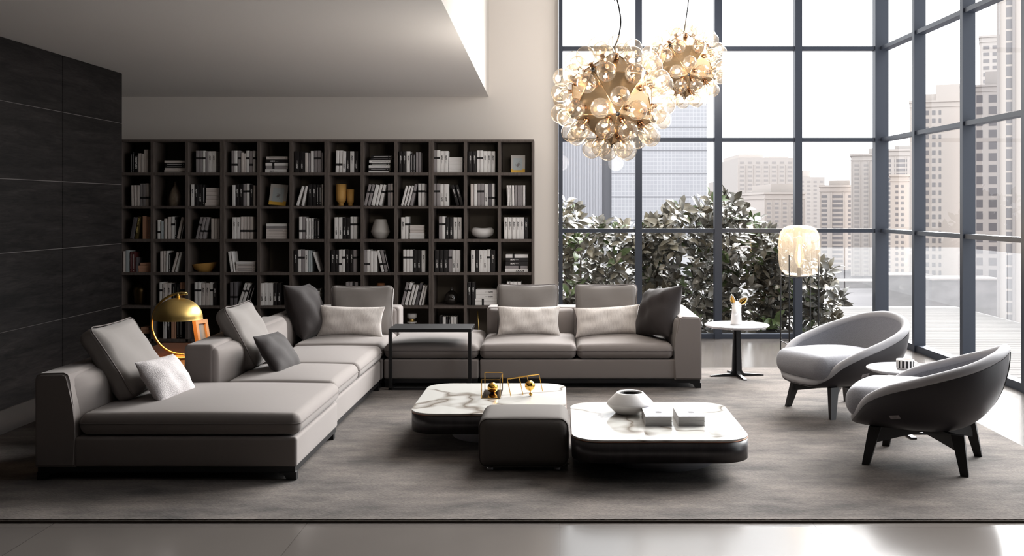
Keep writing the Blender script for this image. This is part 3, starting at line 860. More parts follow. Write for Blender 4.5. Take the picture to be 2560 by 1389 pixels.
def boxed(label, loc, yaw, lean, roll, wd, ht, th, seed):
    """thick boxed back cushion: rounded slab with a piping line near each face"""
    rnd = random.Random(seed); p0, p1 = rnd.uniform(0, 6), rnd.uniform(0, 6)
    def fn(u, v, w_, p):
        b = (1 - u ** 4) * (1 - w_ ** 4)
        wv = 0.004 * (math.sin(6 * u + p0 + 4 * w_) + math.sin(8 * w_ - 3 * u + p1))
        x = p.x * (1 - 0.055 * (1 - w_ * w_)); z = p.z * (1 - 0.05 * (1 - u * u))
        return (x, p.y * (0.72 + 0.34 * b) + wv, z)
    bm = B(); rbox(bm, -wd / 2, wd / 2, -th / 2, th / 2, -ht / 2, ht / 2, 0.055, 9, fn)
    o = obj('back_cushion', bm, cushion_grey, None, True)
    o.matrix_world = Matrix.Translation(loc) @ Matrix.Rotation(R(yaw), 4, 'Z') @ Matrix.Rotation(R(-lean), 4, 'X') @ Matrix.Rotation(R(roll), 4, 'Y')
    tag(o, label, 'cushion', 'large grey back cushions')
    bm = B(); pts = []
    q = 0.05
    for cx, cz, a0 in ((wd / 2 - q, ht / 2 - q, 0), (-wd / 2 + q, ht / 2 - q, 90), (-wd / 2 + q, -ht / 2 + q, 180), (wd / 2 - q, -ht / 2 + q, 270)):
        for k in range(5):
            a = R(a0 + 22.5 * k); pts.append([cx + q * math.cos(a), 0, cz + q * math.sin(a)])
    full = []
    for a, b in zip(pts, pts[1:] + pts[:1]):
        for k in range(6): full.append([a[i] + (b[i] - a[i]) * k / 6 for i in range(3)])
    out = []
    for x, _, z in full:
        u, w_ = x / (wd / 2), z / (ht / 2)
        out.append((x * (1 - 0.055 * (1 - min(1, w_ * w_))) * 0.995, -th / 2 * 0.55, z * (1 - 0.05 * (1 - min(1, u * u))) * 0.995))
    tube(bm, out, 0.004, 6, closed=True)
    obj('piping', bm, fabric_seam, o, True)
    return o
boxed('big grey back cushion leaning on the chaise arm, foremost left', (-2.61, 6.17, 0.585), 90, 33, 0, 0.60, 0.48, 0.16, 1)
boxed('big grey back cushion behind the small charcoal pillow, middle left run', (-2.22, 7.28, 0.59), 90, 28, 0, 0.60, 0.47, 0.15, 2)
boxed('big grey back cushion in the sofa corner behind a white lumbar cushion', (-1.745, 9.04, 0.575), 0, 10, 0, 0.56, 0.46, 0.16, 3)
boxed('big grey back cushion before the bookcase edge, right of the backless seat', (-0.285, 9.03, 0.585), 0, 10, 0, 0.55, 0.47, 0.16, 4)
boxed('big grey back cushion before the window, beside the dark right cushion', (0.405, 9.03, 0.585), 0, 10, 0, 0.56, 0.47, 0.16, 5)
W_ = 'white ribbed lumbar cushions'
cushion('lumbar_cushion', 'white ribbed lumbar cushion in the sofa corner next to the dark cushion', (-1.80, 8.82, 0.515), 0, 16, 1.5, 0.57, 0.27, 0.13, cushion_white, 0.1, 0.08, W_, 6)
cushion('lumbar_cushion', 'white ribbed lumbar cushion on the left seat of the right sofa end', (-0.27, 8.86, 0.515), 0, 16, 0, 0.55, 0.26, 0.13, cushion_white, 0.1, 0.08, W_, 7)
cushion('lumbar_cushion', 'white ribbed lumbar cushion leaning towards the dark cushion by the right arm', (0.41, 8.86, 0.515), 0, 16, -3, 0.57, 0.26, 0.13, cushion_white, 0.1, 0.08, W_, 8)
cushion('lumbar_cushion', 'white nubby lumbar cushion lying on the front chaise', (-2.325, 6.06, 0.485), 84, 34, 2, 0.44, 0.29, 0.13, boucle, 0.15, 0.06, None, 9)
cushion('scatter_cushion', 'large charcoal cushion leaning on the corner arm, left of white lumbar', (-2.19, 8.84, 0.60), 80, 22, 3, 0.50, 0.50, 0.25, cushion_dark, 0.1, 0.08, 'charcoal scatter cushions', 10, None, 0.006)
cushion('scatter_cushion', 'large charcoal cushion leaning on the right sofa arm before the window', (0.84, 8.74, 0.605), -62, 24, -8, 0.48, 0.46, 0.26, cushion_dark, 0.1, 0.09, 'charcoal scatter cushions', 11, None, 0.006)
cushion('scatter_cushion', 'small charcoal pillow leaning on the big grey cushion, middle left run', (-1.94, 7.06, 0.495), 86, 36, 3, 0.45, 0.32, 0.13, cushion_dark, 0.1, 0.05, 'charcoal scatter cushions', 12, None, 0.003)

# ------------------------------------------------------------------ C shaped side table over the backless seat
t = thing('side_table', 'black thin framed side table standing over the backless sofa seat', 'table', (-1.055, 8.30, RUG))
zt_ = 0.497
bm = B(); box(bm, -.335, .335, 0, .35, zt_ - .028, zt_, bev=.002); obj('tabletop', bm, black_metal, t)
for x in (-.322, .322):
    bm = B(); box(bm, x - .013, x + .013, 0, .035, 0, zt_ - .03); obj('leg', bm, black_metal, t)
bm = B(); box(bm, -.335, .335, 0, .03, 0, .016)
for x in (-.322, .322): box(bm, x - .013, x + .013, .03, .34, 0, .016)
obj('floor_frame', bm, black_metal, t)

# ------------------------------------------------------------------ marble coffee tables
def round_rect(hx, hy, r, k=12):
    pts = []
    for cx, cy, a0 in ((hx - r, hy - r, 0), (-hx + r, hy - r, 90), (-hx + r, -hy + r, 180), (hx - r, -hy + r, 270)):
        for i in range(k + 1):
            a = R(a0 + 90 * i / k); pts.append((cx + r * math.cos(a), cy + r * math.sin(a)))
    return pts
copper_edge = mat('copper_tone_trim', rgb(160, 116, 96), 0.3, metal=0.9)
def coffee_table(label, cx, cy, hx, hy, bx, by, br):
    t = thing('coffee_table', label, 'table', (cx, cy, RUG), group='marble coffee tables')
    zt = 0.25 - RUG
    def slab(name, e, z0, z1, m, bev=0.0):
        bm = B(); fs = prism(bm, round_rect(hx + e, hy + e, .17 + e), z0, z1, axis='z')
        if bev:
            es = [x for x in bm.edges if abs(x.verts[0].co.z - z1) < 1e-5 and abs(x.verts[1].co.z - z1) < 1e-5]
            bmesh.ops.bevel(bm, geom=es, offset=bev, segments=3, affect='EDGES')
        o = obj(name, bm, m, t)
        for p in o.data.polygons: p.use_smooth = abs(p.normal.z) < 0.9
        return o
    slab('marble_top', 0, zt - .010, zt, marble_top, .004)
    slab('trim', .001, zt - .014, zt - .010, copper_edge)
    slab('apron', 0, zt - .124, zt - .014, apron_wood)
    bm = B(); lathe(bm, [(0, 0), (br, 0), (br, zt - .124), (0, zt - .124)], 64)
    o = obj('drum_base', bm, steel, t, loc=(bx - cx, by - cy, 0))
    for p in o.data.polygons: p.use_smooth = abs(p.normal.z) < 0.9
coffee_table('marble topped rounded coffee table holding the two gold cube sculptures', -.44, 6.73, .48, .535, -.415, 6.72, .29)
coffee_table('marble topped rounded coffee table holding the white vase and book stacks', .55, 6.03, .485, .54, .60, 6.04, .305)

# ottoman
t = thing('ottoman', 'dark grey upholstered cube ottoman between the two coffee tables', 'ottoman', (-.205, 5.96, RUG))
bm = B(); rbox(bm, -.255, .255, -.225, .225, .018, .298, .055, 8, crown(.012, 0))
bd = obj('upholstery', bm, dark_felt, t, True)
for s in (-1, 1):
    bm = B(); pts = []
    for cx, cz, a0 in ((.2, .243, 0), (-.2, .243, 90), (-.2, .073, 180), (.2, .073, 270)):
        for i in range(7):
            a = R(a0 + 15 * i); pts.append((cx + .0495 * math.cos(a), s * .2, cz + .0495 * math.sin(a)))
    tube(bm, pts, .003, 6, closed=True)
    obj('piping', bm, dark_felt, bd, True)
for x in (-.19, .19):
    for y in (-.17, .17):
        bm = B(); lathe(bm, [(0, 0), (.018, 0), (.018, .02), (0, .02)], 16); obj('foot', bm, steel, t, True, loc=(x, y, 0))

# white vase on the right table
bm = B()
vp = [(0, 0), (.082, 0), (.088, .004), (.138, .052), (.141, .060), (.137, .070), (.085, .122), (.079, .127), (.073, .125), (.070, .118), (.11, .066), (.07, .01), (0, .01)]
lathe(bm, vp, 56)
tag(obj('vase', bm, [white_ceramic], None, True, loc=(.425, 6.22, 0.25)), 'squat white faceted vase with a wide mouth on the front marble table', 'vase')
bm = B(); lathe(bm, [(0, .02), (.080, .02), (.104, .066), (.072, .119), (.070, .119), (.100, .066), (.078, .022), (0, .022)], 48)
vase = bpy.data.objects['vase']
tag(obj('lining', bm, mat('black_glaze', rgb(14, 14, 15), 0.25), vase, True), 'dark glazed inside of the vase')

# books on the right table
cover_blue = mat('pale_lilac_cover', rgb(160, 161, 172), 0.6, spec=.2)
table_white = mat('soft_white_cover', rgb(178, 176, 175), .7, spec=.2)
def table_book(label, x, y, z, h):
    t = thing('book', label, 'book', (x, y, z), group='white books stacked on the coffee table')
    bm = B(); box(bm, 0, .154, 0, .28, 0, .002); box(bm, 0, .154, 0, .28, h - .002, h); box(bm, 0, .003, 0, .28, .002, h - .002)
    obj('cover', bm, table_white, t)
    bm = B(); box(bm, .003, .150, .003, .277, .002, h - .002); obj('page_block', bm, table_white, t)
    return t
for x, nm in ((.488, 'left stack'), (.676, 'right stack')):
    table_book('white hardback at the bottom of the %s beside the white vase' % nm, x, 5.845, .25, .027)
    t = table_book('white hardback with a beetle print on top of the %s' % nm, x, 5.845, .277, .027)
    bm = B(); box(bm, .016, .152, .002, .278, .027, .0276); obj('cover_panel', bm, cover_blue, t)
    bm = B()
    sphere(bm, (.086, .125, .0277), .018, 14, 6, 0, 1.0, 1.5, .02)
    for a in (-60, -25, 25, 60, 120, 155, 205, 240):
        d = Vector((math.sin(R(a)), math.cos(R(a)), 0))
        bar(bm, Vector((.086, .125, .0278)) + d * .012, Vector((.086, .125, .0278)) + d * .034, .0022, .0006)
    obj('beetle_print', bm, ink_black, t)

# gold wire sculptures on the left table
zt = .25
t = thing('gold_sculpture', 'gold wire box sculpture on a bronze plate, holding one gold ball', 'sculpture', (-.452, 6.84, zt), group='gold wire sculptures')
bm = B(); box(bm, -.062, .062, -.15, .15, 0, .004); obj('base_plate', bm, mirror_gold, t)
bm = B(); r_ = .0052
for x in (-.060, .060):
    bar(bm, (x, -.148, .004), (x, -.148, .124), r_); bar(bm, (x, .148, .004), (x, .148, .124), r_)
    bar(bm, (x, -.148, .122), (x, .148, .122), r_) if x > 0 else None
for y in (-.148, .148): bar(bm, (-.060, y, .122), (.060, y, .122), r_)
obj('wire_frame', bm, gold, t)
bm = B(); sphere(bm, (0, .03, .004 + .035), .035, 32, 20); obj('ball', bm, gold, t, True)
t = thing('gold_sculpture', 'tilted gold wire box sculpture resting on a small gold ball', 'sculpture', (-.324, 6.75, zt), group='gold wire sculptures')
A_ = Vector((0, 0, .004)); dX = Vector((.130, .03, .016)); dY = Vector((.078, .05, .001)); dZ = Vector((-.024, 0, .113))
P_ = {(i, j, k): A_ + dX * i + dY * j + dZ * k for i in (0, 1) for j in (0, 1) for k in (0, 1)}
bm = B()
for i in (0, 1):
    for j in (0, 1): bar(bm, P_[i, j, 0], P_[i, j, 1], r_)
for a, b in (((0, 0, 1), (1, 0, 1)), ((0, 1, 1), (1, 1, 1)), ((0, 0, 1), (0, 1, 1)), ((1, 0, 1), (1, 1, 1))): bar(bm, P_[a], P_[b], r_)
obj('wire_frame', bm, gold, t)
bm = B(); sphere(bm, tuple(P_[1, 0, 0] + Vector((-.005, .0, .048))), .034, 32, 20); obj('ball', bm, gold, t, True)
bm = B(); sphere(bm, (P_[1, 0, 0].x, P_[1, 0, 0].y, .012), .012, 20, 12); obj('small_ball', bm, gold, t, True)

# ------------------------------------------------------------------ round pedestal tables
t = thing('side_table', 'round marble side table with a black cross foot beside the right sofa arm', 'table', (1.554, 9.0, RUG), group='round marble side tables')
h = .47 - RUG
bm = B(); lathe(bm, [(0, h - .022), (.262, h - .022), (.283, h - .008), (.283, h - .003), (.279, h), (0, h)], 64); obj('tabletop', bm, marble_round, t, True)
bm = B()
for a in (8, 98):
    m_ = Matrix.Rotation(R(a), 4, 'Z')
    prism_pts = [(-.24, .0), (.24, .0), (.24, .010), (.06, .026), (.042, .05), (.030, h - .03), (.06, h - .022), (-.06, h - .022), (-.030, h - .03), (-.042, .05), (-.06, .026), (-.24, .010)]
    b2 = B(); prism(b2, prism_pts, -.014, .014); bmesh.ops.transform(b2, matrix=m_, verts=b2.verts)
    me = bpy.data.meshes.new('x'); b2.to_mesh(me); b2.free(); bm.from_mesh(me); bpy.data.meshes.remove(me)
obj('pedestal', bm, black_metal, t)
t = thing('side_table', 'round marble side table between the two armchairs, under the striped mug', 'table', (2.262, 6.70, RUG), group='round marble side tables')
h = .45 - RUG
bm = B(); lathe(bm, [(0, h - .022), (.225, h - .022), (.25, h - .010), (.25, h - .004), (.246, h), (0, h)], 64); obj('tabletop', bm, marble_round, t, True)
bm = B(); box(bm, -.11, .11, -.11, .11, h - .034, h - .022); lathe(bm, [(0, .0), (.024, .0), (.024, h - .034), (0, h - .034)], 20); box(bm, -.16, .16, -.018, .018, 0, .012); box(bm, -.018, .018, -.16, .16, 0, .0122)
obj('pedestal', bm, black_metal, t, False)
# striped mug
t = thing('mug', 'black and white striped mug on the round table between the armchairs', 'mug', (2.245, 6.66, .45), rz=0)
bm = B(); lathe(bm, [(0, 0), (.052, 0), (.056, .004), (.056, .060), (.053, .060), (.053, .008), (0, .008)], 48); obj('body', bm, white_ceramic, t, True)
bm = B()
for i in range(14):
    a0 = 2 * PI * i / 14
    if 5.9 < a0 or a0 < .25: continue
    vs = []
    for k in range(4):
        a = a0 + 2 * PI / 28 * k / 3
        vs.append((bm.verts.new((.0564 * math.cos(a), .0564 * math.sin(a), .008)), bm.verts.new((.0564 * math.cos(a), .0564 * math.sin(a), .054))))
    for p, q in zip(vs, vs[1:]): bm.faces.new((p[0], q[0], q[1], p[1]))
obj('stripes', bm, ink_black, t)
bm = B(); tube(bm, [(.052 + .026 * math.sin(PI * k / 10), 0, .012 + .038 * k / 10) for k in range(11)], .0045, 8); obj('handle', bm, white_ceramic, t, True)

# white animal bust with gilded ears
t = thing('animal_bust', 'white ceramic animal bust with gilded ears on the side table by the sofa', 'sculpture', (1.545, 8.98, .47))
bm = B()
tube(bm, [(0, 0, 0), (0, 0, .004), (0, .002, .05), (.002, .0, .10), (.002, -.01, .145), (0, -.02, .175)], [.046, .052, .046, .042, .040, .026], 24)
tube(bm, [(.012, .012, .165), (0, -.012, .160), (-.012, -.045, .140), (-.022, -.075, .118), (-.026, -.088, .108)], [.026, .040, .033, .025, .017], 20)
sphere(bm, (-.020, -.078, .112), .024, 18, 12); sphere(bm, (.004, -.004, .163), .042, 18, 12)
o = obj('head', bm, white_ceramic, t, True)
md = o.modifiers.new('blend', 'REMESH'); md.mode = 'VOXEL'; md.voxel_size = .004; md.use_smooth_shade = True
md = o.modifiers.new('soften', 'SMOOTH'); md.factor = .6; md.iterations = 8
def ear(base_, tip, wid, face):
    base_, tip, face = Vector(base_), Vector(tip), Vector(face).normalized()
    d = tip - base_; s = d.cross(face).normalized()
    n = s.cross(d.normalized())
    for nm, m_, off, sc in (('ear', white_ceramic, .0, 1.0), ('gilded_inner_ear', gold, -.0035, .82)):
        bm = B(); rows = []
        for k in range(9):
            t_ = k / 8; ww = wid * sc * math.sin(PI * (.12 + .88 * t_) ** .8) ** .8 if k < 8 else 0.001
            c = base_ + d * (.05 + .95 * t_ * sc if sc < 1 else t_)
            rows.append([bm.verts.new(c + s * ww * q + n * (.010 * (q * q) * (ww / wid) - off * 2)) for q in (-1, -.5, 0, .5, 1)])
        for a, b in zip(rows, rows[1:]):
            for i in range(4): bm.faces.new((a[i], a[i + 1], b[i + 1], b[i]))
        q_ = obj(nm, bm, m_, t if nm == 'ear' else t, True)
        if nm == 'ear':
            sd = q_.modifiers.new('thick', 'SOLIDIFY'); sd.thickness = .003; sd.offset = 0
ear((-.022, .0, .185), (-.042, .0, .268), .024, (-.45, -.9, .1))
ear((.030, .0, .185), (.105, .0, .243), .030, (.1, -1, .15))
bm = B()
for x, y, z in ((-.033, -.034, .168), (.020, -.048, .170)): sphere(bm, (x, y, z), .005, 10, 8)
obj('eye', bm, white_ceramic, t, True)

# ------------------------------------------------------------------ tall glass floor lamp
LX, LY = 2.43, 10.4
t = thing('floor_lamp', 'floor lamp with an amber glass capsule shade on four thin black rods', 'lamp', (LX, LY, 0))
bm = B()
prof = [(.03, .80), (.09, .800), (.14, .815), (.178, .85), (.198, .90), (.207, .97), (.207, 1.12), (.203, 1.19), (.188, 1.245), (.160, 1.285), (.115, 1.307), (.06, 1.314), (0, 1.315)]
lathe(bm, prof, 56); obj('glass_shade', bm, amber_glass, t, True)
bm = B(); lathe(bm, [(0, .775), (.02, .775), (.075, .79), (.085, .797), (.085, .803), (0, .803)], 32); lathe(bm, [(0, .80), (.022, .80), (.022, .885), (0, .885)], 20)
obj('lamp_holder', bm, black_metal, t, True)
bm = B(); lathe(bm, [(.012, .885), (.020, .90), (.045, .96), (.050, 1.0), (.040, 1.05), (.028, 1.10), (.024, 1.18), (.026, 1.20), (0, 1.21)], 28); bl = obj('bulb', bm, bulb_glass, t, True)
bm = B(); lathe(bm, [(0, .93), (.010, .935), (.016, .985), (.012, 1.05), (.006, 1.12), (0, 1.125)], 16); obj('filament', bm, lamp_glow, bl, True)
rods = []
for a in (205, 247, 25, 67):
    pass
for px, Y_ in ((1951.5, 10.50), (1973, 10.18), (2046, 10.30), (2025.5, 10.62)):
    x, y = gx(px, Y_) - LX, Y_ - LY
    rods.append((x, y))
    bm = B(); tube(bm, [(x, y, 0), (x, y, 1.02)], .0065, 8); obj('rod', bm, black_metal, t, True)
bm = B()
for a, b in ((0, 1), (1, 2), (2, 3), (3, 0)):
    for z in (.13, .80):
        bar(bm, (*rods[a], z), (*rods[b], z), .007)
for q in rods: bar(bm, (0, 0, .785), (*q, .80), .007)
obj('brace', bm, black_metal, t)
pl = bpy.data.lights.new('floor_lamp_bulb', 'POINT'); pl.energy = 12; pl.color = (1, .72, .42); pl.shadow_soft_size = .03
link(bpy.data.objects.new('floor_lamp_light', pl), t).location = (0, 0, 1.24)
# ------------------------------------------------------------------ tub armchairs (local +x is the front)
def ip(tab, x):
    """monotone smooth interpolation"""
    n = len(tab)
    sl = [(tab[i + 1][1] - tab[i][1]) / (tab[i + 1][0] - tab[i][0]) for i in range(n - 1)]
    m = [0.0] + [(2 * a * b / (a + b) if a * b > 0 else 0.0) for a, b in zip(sl, sl[1:])] + [0.0]
    for i in range(n - 1):
        (a, va), (b, vb) = tab[i], tab[i + 1]
        if a <= x <= b:
            h = b - a; t = (x - a) / h
            return (2*t**3 - 3*t*t + 1) * va + (t**3 - 2*t*t + t) * h * m[i] + (-2*t**3 + 3*t*t) * vb + (t**3 - t*t) * h * m[i + 1]
    return tab[-1][1]
RIM = [(0, .262), (22, .266), (38, .315), (52, .405), (70, .475), (95, .535), (125, .607), (155, .672), (180, .692)]
def rim_pt(phi, inset):
    a = abs(math.degrees(phi))
    c, s_ = math.cos(phi), math.sin(phi)
    rx = (.425 if c > 0 else .435) - inset; ry = .425 - inset
    k = (abs(c) ** 2.5 + abs(s_) ** 2.5) ** (-1 / 2.5)
    return -.03 + rx * c * k, ry * s_ * k, ip(RIM, a)
def shell_grid(bm, inset, zb, nphi=72, ns=14, top=0.0, lean=0.0):
    rows = []
    for j in range(ns + 1):
        t = j / ns
        ring = []
        for i in range(nphi):
            phi = -PI + 2 * PI * i / nphi
            x, y, zr = rim_pt(phi, inset)
            zr += top
            q = t * PI / 2
            rr = (math.sin(q) ** .82) * (1.0 + .035 * math.sin(PI * t) * (zr - .2))
            z = zb + (zr - zb) * (1 - math.cos(q)) ** 1.0
            ring.append(bm.verts.new((-.03 + (x + .03) * rr, y * rr, z)) if j else None)
        rows.append(ring)
    c = bm.verts.new((-.03, 0, zb))
    for i in range(nphi): bm.faces.new((c, rows[1][i], rows[1][(i + 1) % nphi]))
    for a, b in zip(rows[1:], rows[2:]):
        for i in range(nphi): bm.faces.new((a[i], a[(i + 1) % nphi], b[(i + 1) % nphi], b[i]))
def armchair(label, cx, cy, ang):
    t = thing('armchair', label, 'armchair', (cx, cy, RUG), R(ang), group='grey tub armchairs')
    dz = -RUG
    bm = B(); shell_grid(bm, 0.004, .205, 96, 14, -.022)
    sh = obj('outer_shell', bm, leather, t, True, loc=(0, 0, dz))
    bm = B(); tube(bm, [(-.03 + (rim_pt(PI, 0)[0] + .03) * (math.sin(q * PI / 2) ** .82) * 1.012 - .002, 0.0, .205 + (.692 - .205) * (1 - math.cos(q * PI / 2))) for q in (.55, .62, .7, .78, .86, .93, .99)], .0028, 6)
    obj('seam', bm, paper_black, sh, True)
    bm = B(); shell_grid(bm, .050, .25, 96, 14, -.006)
    obj('inner_lining', bm, chair_fabric, t, True, loc=(0, 0, dz))
    bm = B()
    pts = []
    for i in range(96):
        phi = -PI + 2 * PI * i / 96
        x, y, z = rim_pt(phi, .026); pts.append((x, y, z))
    tube(bm, pts, .029, 14, closed=True)
    obj('rim_binding', bm, chair_rim, t, True, loc=(0, 0, dz))
    def fn(u, v, w_, p):
        k = (1 - u * u) * (1 - v * v)
        x = p.x * (1 - .10 * v * v) ; y = p.y * (1 - .10 * u * u * (1 if u > 0 else 2.2))
        return (x, y, p.z + (.028 * k if w_ > 0 else -.02 * k))
    bm = B(); rbox(bm, -.27, .418, -.315, .315, .282, .452, .080, 10, fn)
    obj('seat_cushion', bm, chair_fabric, t, True, loc=(0, 0, dz))
    zt = .215
    for sx in (-1, 1):
        for sy in (-1, 1):
            bm = B()
            a = Vector((sx * .225, sy * .215, zt)); b = Vector((sx * .268, sy * .265, 0))
            for k in range(1):
                vs = []
                for p, w_ in ((a, .034), (b, .021)):
                    for ux, uy in ((-1, -1), (1, -1), (1, 1), (-1, 1)): vs.append(bm.verts.new(p + Vector((ux * w_, uy * w_ * .62, 0))))
                for f in ((3, 2, 1, 0), (4, 5, 6, 7), (0, 1, 5, 4), (1, 2, 6, 5), (2, 3, 7, 6), (3, 0, 4, 7)): bm.faces.new([vs[i] for i in f])
            obj('leg', bm, black_leg, t)
    for s1 in (-1, 1):
        bm = B()
        d = Vector((.232, .222 * s1, 0)); n = Vector((-d.y, d.x, 0)).normalized() * .017
        pts = [(-1, .21, .125), (-.5, .212, .15), (0, .214, .172), (.5, .212, .15), (1, .21, .125)]
        rows = []
        for q, zt_1, zb_1 in pts: rows.append([bm.verts.new(d * q + n * sg + Vector((0, 0, z))) for sg, z in ((-1, zb_1), (1, zb_1), (1, zt_1), (-1, zt_1))])
        for a, b in zip(rows, rows[1:]):
            for i in range(4): bm.faces.new((a[i], a[(i + 1) % 4], b[(i + 1) % 4], b[i]))
        bm.faces.new(rows[0]); bm.faces.new(rows[-1][::-1])
        obj('cross_rail', bm, black_leg, t)
    # small woven tag low on the shell side
    return t
def chair_tag(t, side, phi_deg, tt):
    """a small metal label plate lying on the shell"""
    def P(ph, q_):
        x, y, zr = rim_pt(ph, 0); q = q_ * PI / 2
        rr = (math.sin(q) ** .82) * (1 + .035 * math.sin(PI * q_) * (zr - .2))
        return Vector((-.03 + (x + .03) * rr, y * rr, .205 + (zr - .205) * (1 - math.cos(q)) - RUG))
    ph = R(phi_deg) * side
    p = P(ph, tt); du = (P(ph + .02, tt) - P(ph - .02, tt)).normalized(); dv = (P(ph, tt + .02) - P(ph, tt - .02)).normalized()
    n = du.cross(dv).normalized()
    if n.dot(Vector((p.x + .03, p.y, 0))) < 0: n = -n
    dv = (dv - n * dv.dot(n)).normalized(); du = (du - n * du.dot(n)).normalized()
    m_ = Matrix((du, dv, n)).transposed().to_4x4(); m_.translation = p + n * .002
    bm = B(); box(bm, -.029, .029, -.015, .015, -.003, .003, bev=.001)
    o = obj('label_plate', bm, paper_grey, t, mtx=m_)
    bm = B()
    for y in (-.006, .0, .006): box(bm, -.013, .013, y - .0012, y + .0012, .003, .0036)
    obj('plate_print', bm, ink_grey, o)
a1 = armchair('light grey tub armchair farther back, facing the sofa', 2.05, 7.495, 202.2)
chair_tag(a1, 1, 75, .62)
a2 = armchair('light grey tub armchair nearest the camera, its charcoal back turned', 2.129, 6.005, 150.3)
chair_tag(a2, 1, 72, .62)

# ------------------------------------------------------------------ bubble chandeliers
def ico():
    p = (1 + 5 ** .5) / 2
    v = [Vector(c).normalized() for c in ((-1, p, 0), (1, p, 0), (-1, -p, 0), (1, -p, 0), (0, -1, p), (0, 1, p), (0, -1, -p), (0, 1, -p), (p, 0, -1), (p, 0, 1), (-p, 0, -1), (-p, 0, 1))]
    f = [(0, 11, 5), (0, 5, 1), (0, 1, 7), (0, 7, 10), (0, 10, 11), (1, 5, 9), (5, 11, 4), (11, 10, 2), (10, 7, 6), (7, 1, 8), (3, 9, 4), (3, 4, 2), (3, 2, 6), (3, 6, 8), (3, 8, 9), (4, 9, 5), (2, 4, 11), (6, 2, 10), (8, 6, 7), (9, 8, 1)]
    return v, f
def chandelier(label, loc, face_n, roll, cord, wire_top):
    V_, F_ = ico()
    rad = .345
    f0 = F_[10]
    n = (V_[f0[0]] + V_[f0[1]] + V_[f0[2]]).normalized(); d = (V_[f0[0]] - n * V_[f0[0]].dot(n)).normalized()
    src = Matrix((n, d, n.cross(d))).transposed()
    N = Vector(face_n).normalized(); dn = Vector((math.sin(R(roll)), 0, -math.cos(R(roll)))); dn = (dn - N * dn.dot(N)).normalized()
    dst = Matrix((N, dn, N.cross(dn))).transposed()
    Rm = dst @ src.transposed()
    V_ = [(Rm @ v) * rad for v in V_]
    t = thing('chandelier', label, 'chandelier', loc, group='bubble glass chandeliers')
    for f in F_:
        bm = B()
        c = (V_[f[0]] + V_[f[1]] + V_[f[2]]) / 3
        a = [bm.verts.new(c + (V_[i] - c) * .985) for i in f]; b = [bm.verts.new(c * .975 + (V_[i] - c) * .985) for i in f]
        bm.faces.new(a); bm.faces.new(b[::-1])
        for i in range(3): bm.faces.new((a[i], b[i], b[(i + 1) % 3], a[(i + 1) % 3]))
        obj('facet', bm, chrome_warm, t)
    bm = B(); done = set()
    for f in F_:
        for i in range(3):
            e = tuple(sorted((f[i], f[(i + 1) % 3])))
            if e in done: continue
            done.add(e); tube(bm, [V_[e[0]] * 1.005, V_[e[1]] * 1.005], .004, 6)
    obj('edge_ribs', bm, chrome_warm, t, True)
    nb = B(); sphere(nb, (0, 0, 0), .0165, 14, 10)
    nd0 = obj('corner_knob', nb, black_metal, t, True); nd0.location = V_[0] * 1.01
    for v in V_[1:]:
        q = nd0.copy(); link(q, t); q.location = v * 1.01
    proto = None
    for f in F_:
        c = (V_[f[0]] + V_[f[1]] + V_[f[2]]) / 3; nn = c.normalized()
        for i in f:
            p = c + (V_[i] - c) * .50
            # bulbs splay slightly outwards from the facet centre
            ax = (nn + (V_[i] - c).normalized() * .12).normalized()
            m_ = ax.to_track_quat('Z', 'Y').to_matrix().to_4x4(); m_.translation = p
            if proto is None:
                bm = B(); prof = [(.020, .034)] + [(.071 * math.sin(q), .105 - .071 * math.cos(q)) for q in [.33 + (PI - .33) * k / 14 for k in range(14)]] + [(0, .176)]
                g = obj('bulb', bm if lathe(bm, prof, 28) else bm, bulb_glass, t, True)
                bm = B(); lathe(bm, [(0, 0), (.024, 0), (.024, .012), (.019, .016), (.019, .040), (.012, .044), (0, .044)], 18)
                s_ = obj('socket', bm, mat('copper_socket', rgb(150, 112, 84), .22, metal=1.0), g, True)
                bm = B(); lathe(bm, [(0, .048), (.005, .050), (.007, .062), (.005, .074), (0, .078)], 12)
                fl = obj('filament', bm, filament_glow, g, True)
                proto = (g, s_, fl)
            else:
                g = proto[0].copy(); link(g, t)
                for k in proto[1:]:
                    q = k.copy(); link(q, g)
            g.matrix_local = m_
    pts = [Vector(c) for c in cord]; sm = []
    for i in range(len(pts) - 1):
        a, b_, c_, d_ = pts[max(i - 1, 0)], pts[i], pts[i + 1], pts[min(i + 2, len(pts) - 1)]
        for s_ in range(6):
            u = s_ / 6
            sm.append(.5 * ((2 * b_) + (c_ - a) * u + (2 * a - 5 * b_ + 4 * c_ - d_) * u * u + (3 * b_ - a - 3 * c_ + d_) * u ** 3))
    sm.append(pts[-1])
    bm = B(); tube(bm, sm, .0055, 8); obj('cord', bm, black_metal, t, True)
    bm = B(); tube(bm, [(wire_top[0], 0, .34), (wire_top[0], 0, wire_top[1])], .0018, 6); obj('suspension_wire', bm, steel, t, True)
    bm = B(); lathe(bm, [(0, 0), (.07, 0), (.07, .03), (0, .03)], 32); obj('ceiling_rose', bm, black_metal, t, True, loc=(wire_top[0], 0, wire_top[1] - .03))
    L = bpy.data.lights.new('chandelier_glow', 'POINT'); L.energy = 14; L.color = (1, .94, .87); L.shadow_soft_size = .12
    for i in range(6):
        q = bpy.data.objects.new('chandelier_glow', L); link(q, t)
        q.location = (.50 * math.cos(PI * i / 3 + .3), .50 * math.sin(PI * i / 3 + .3), .12 if i % 2 else -.12)
Yc = 7.5; c1 = (gx(1531, Yc), Yc, gz(247, Yc))
k = Yc / F
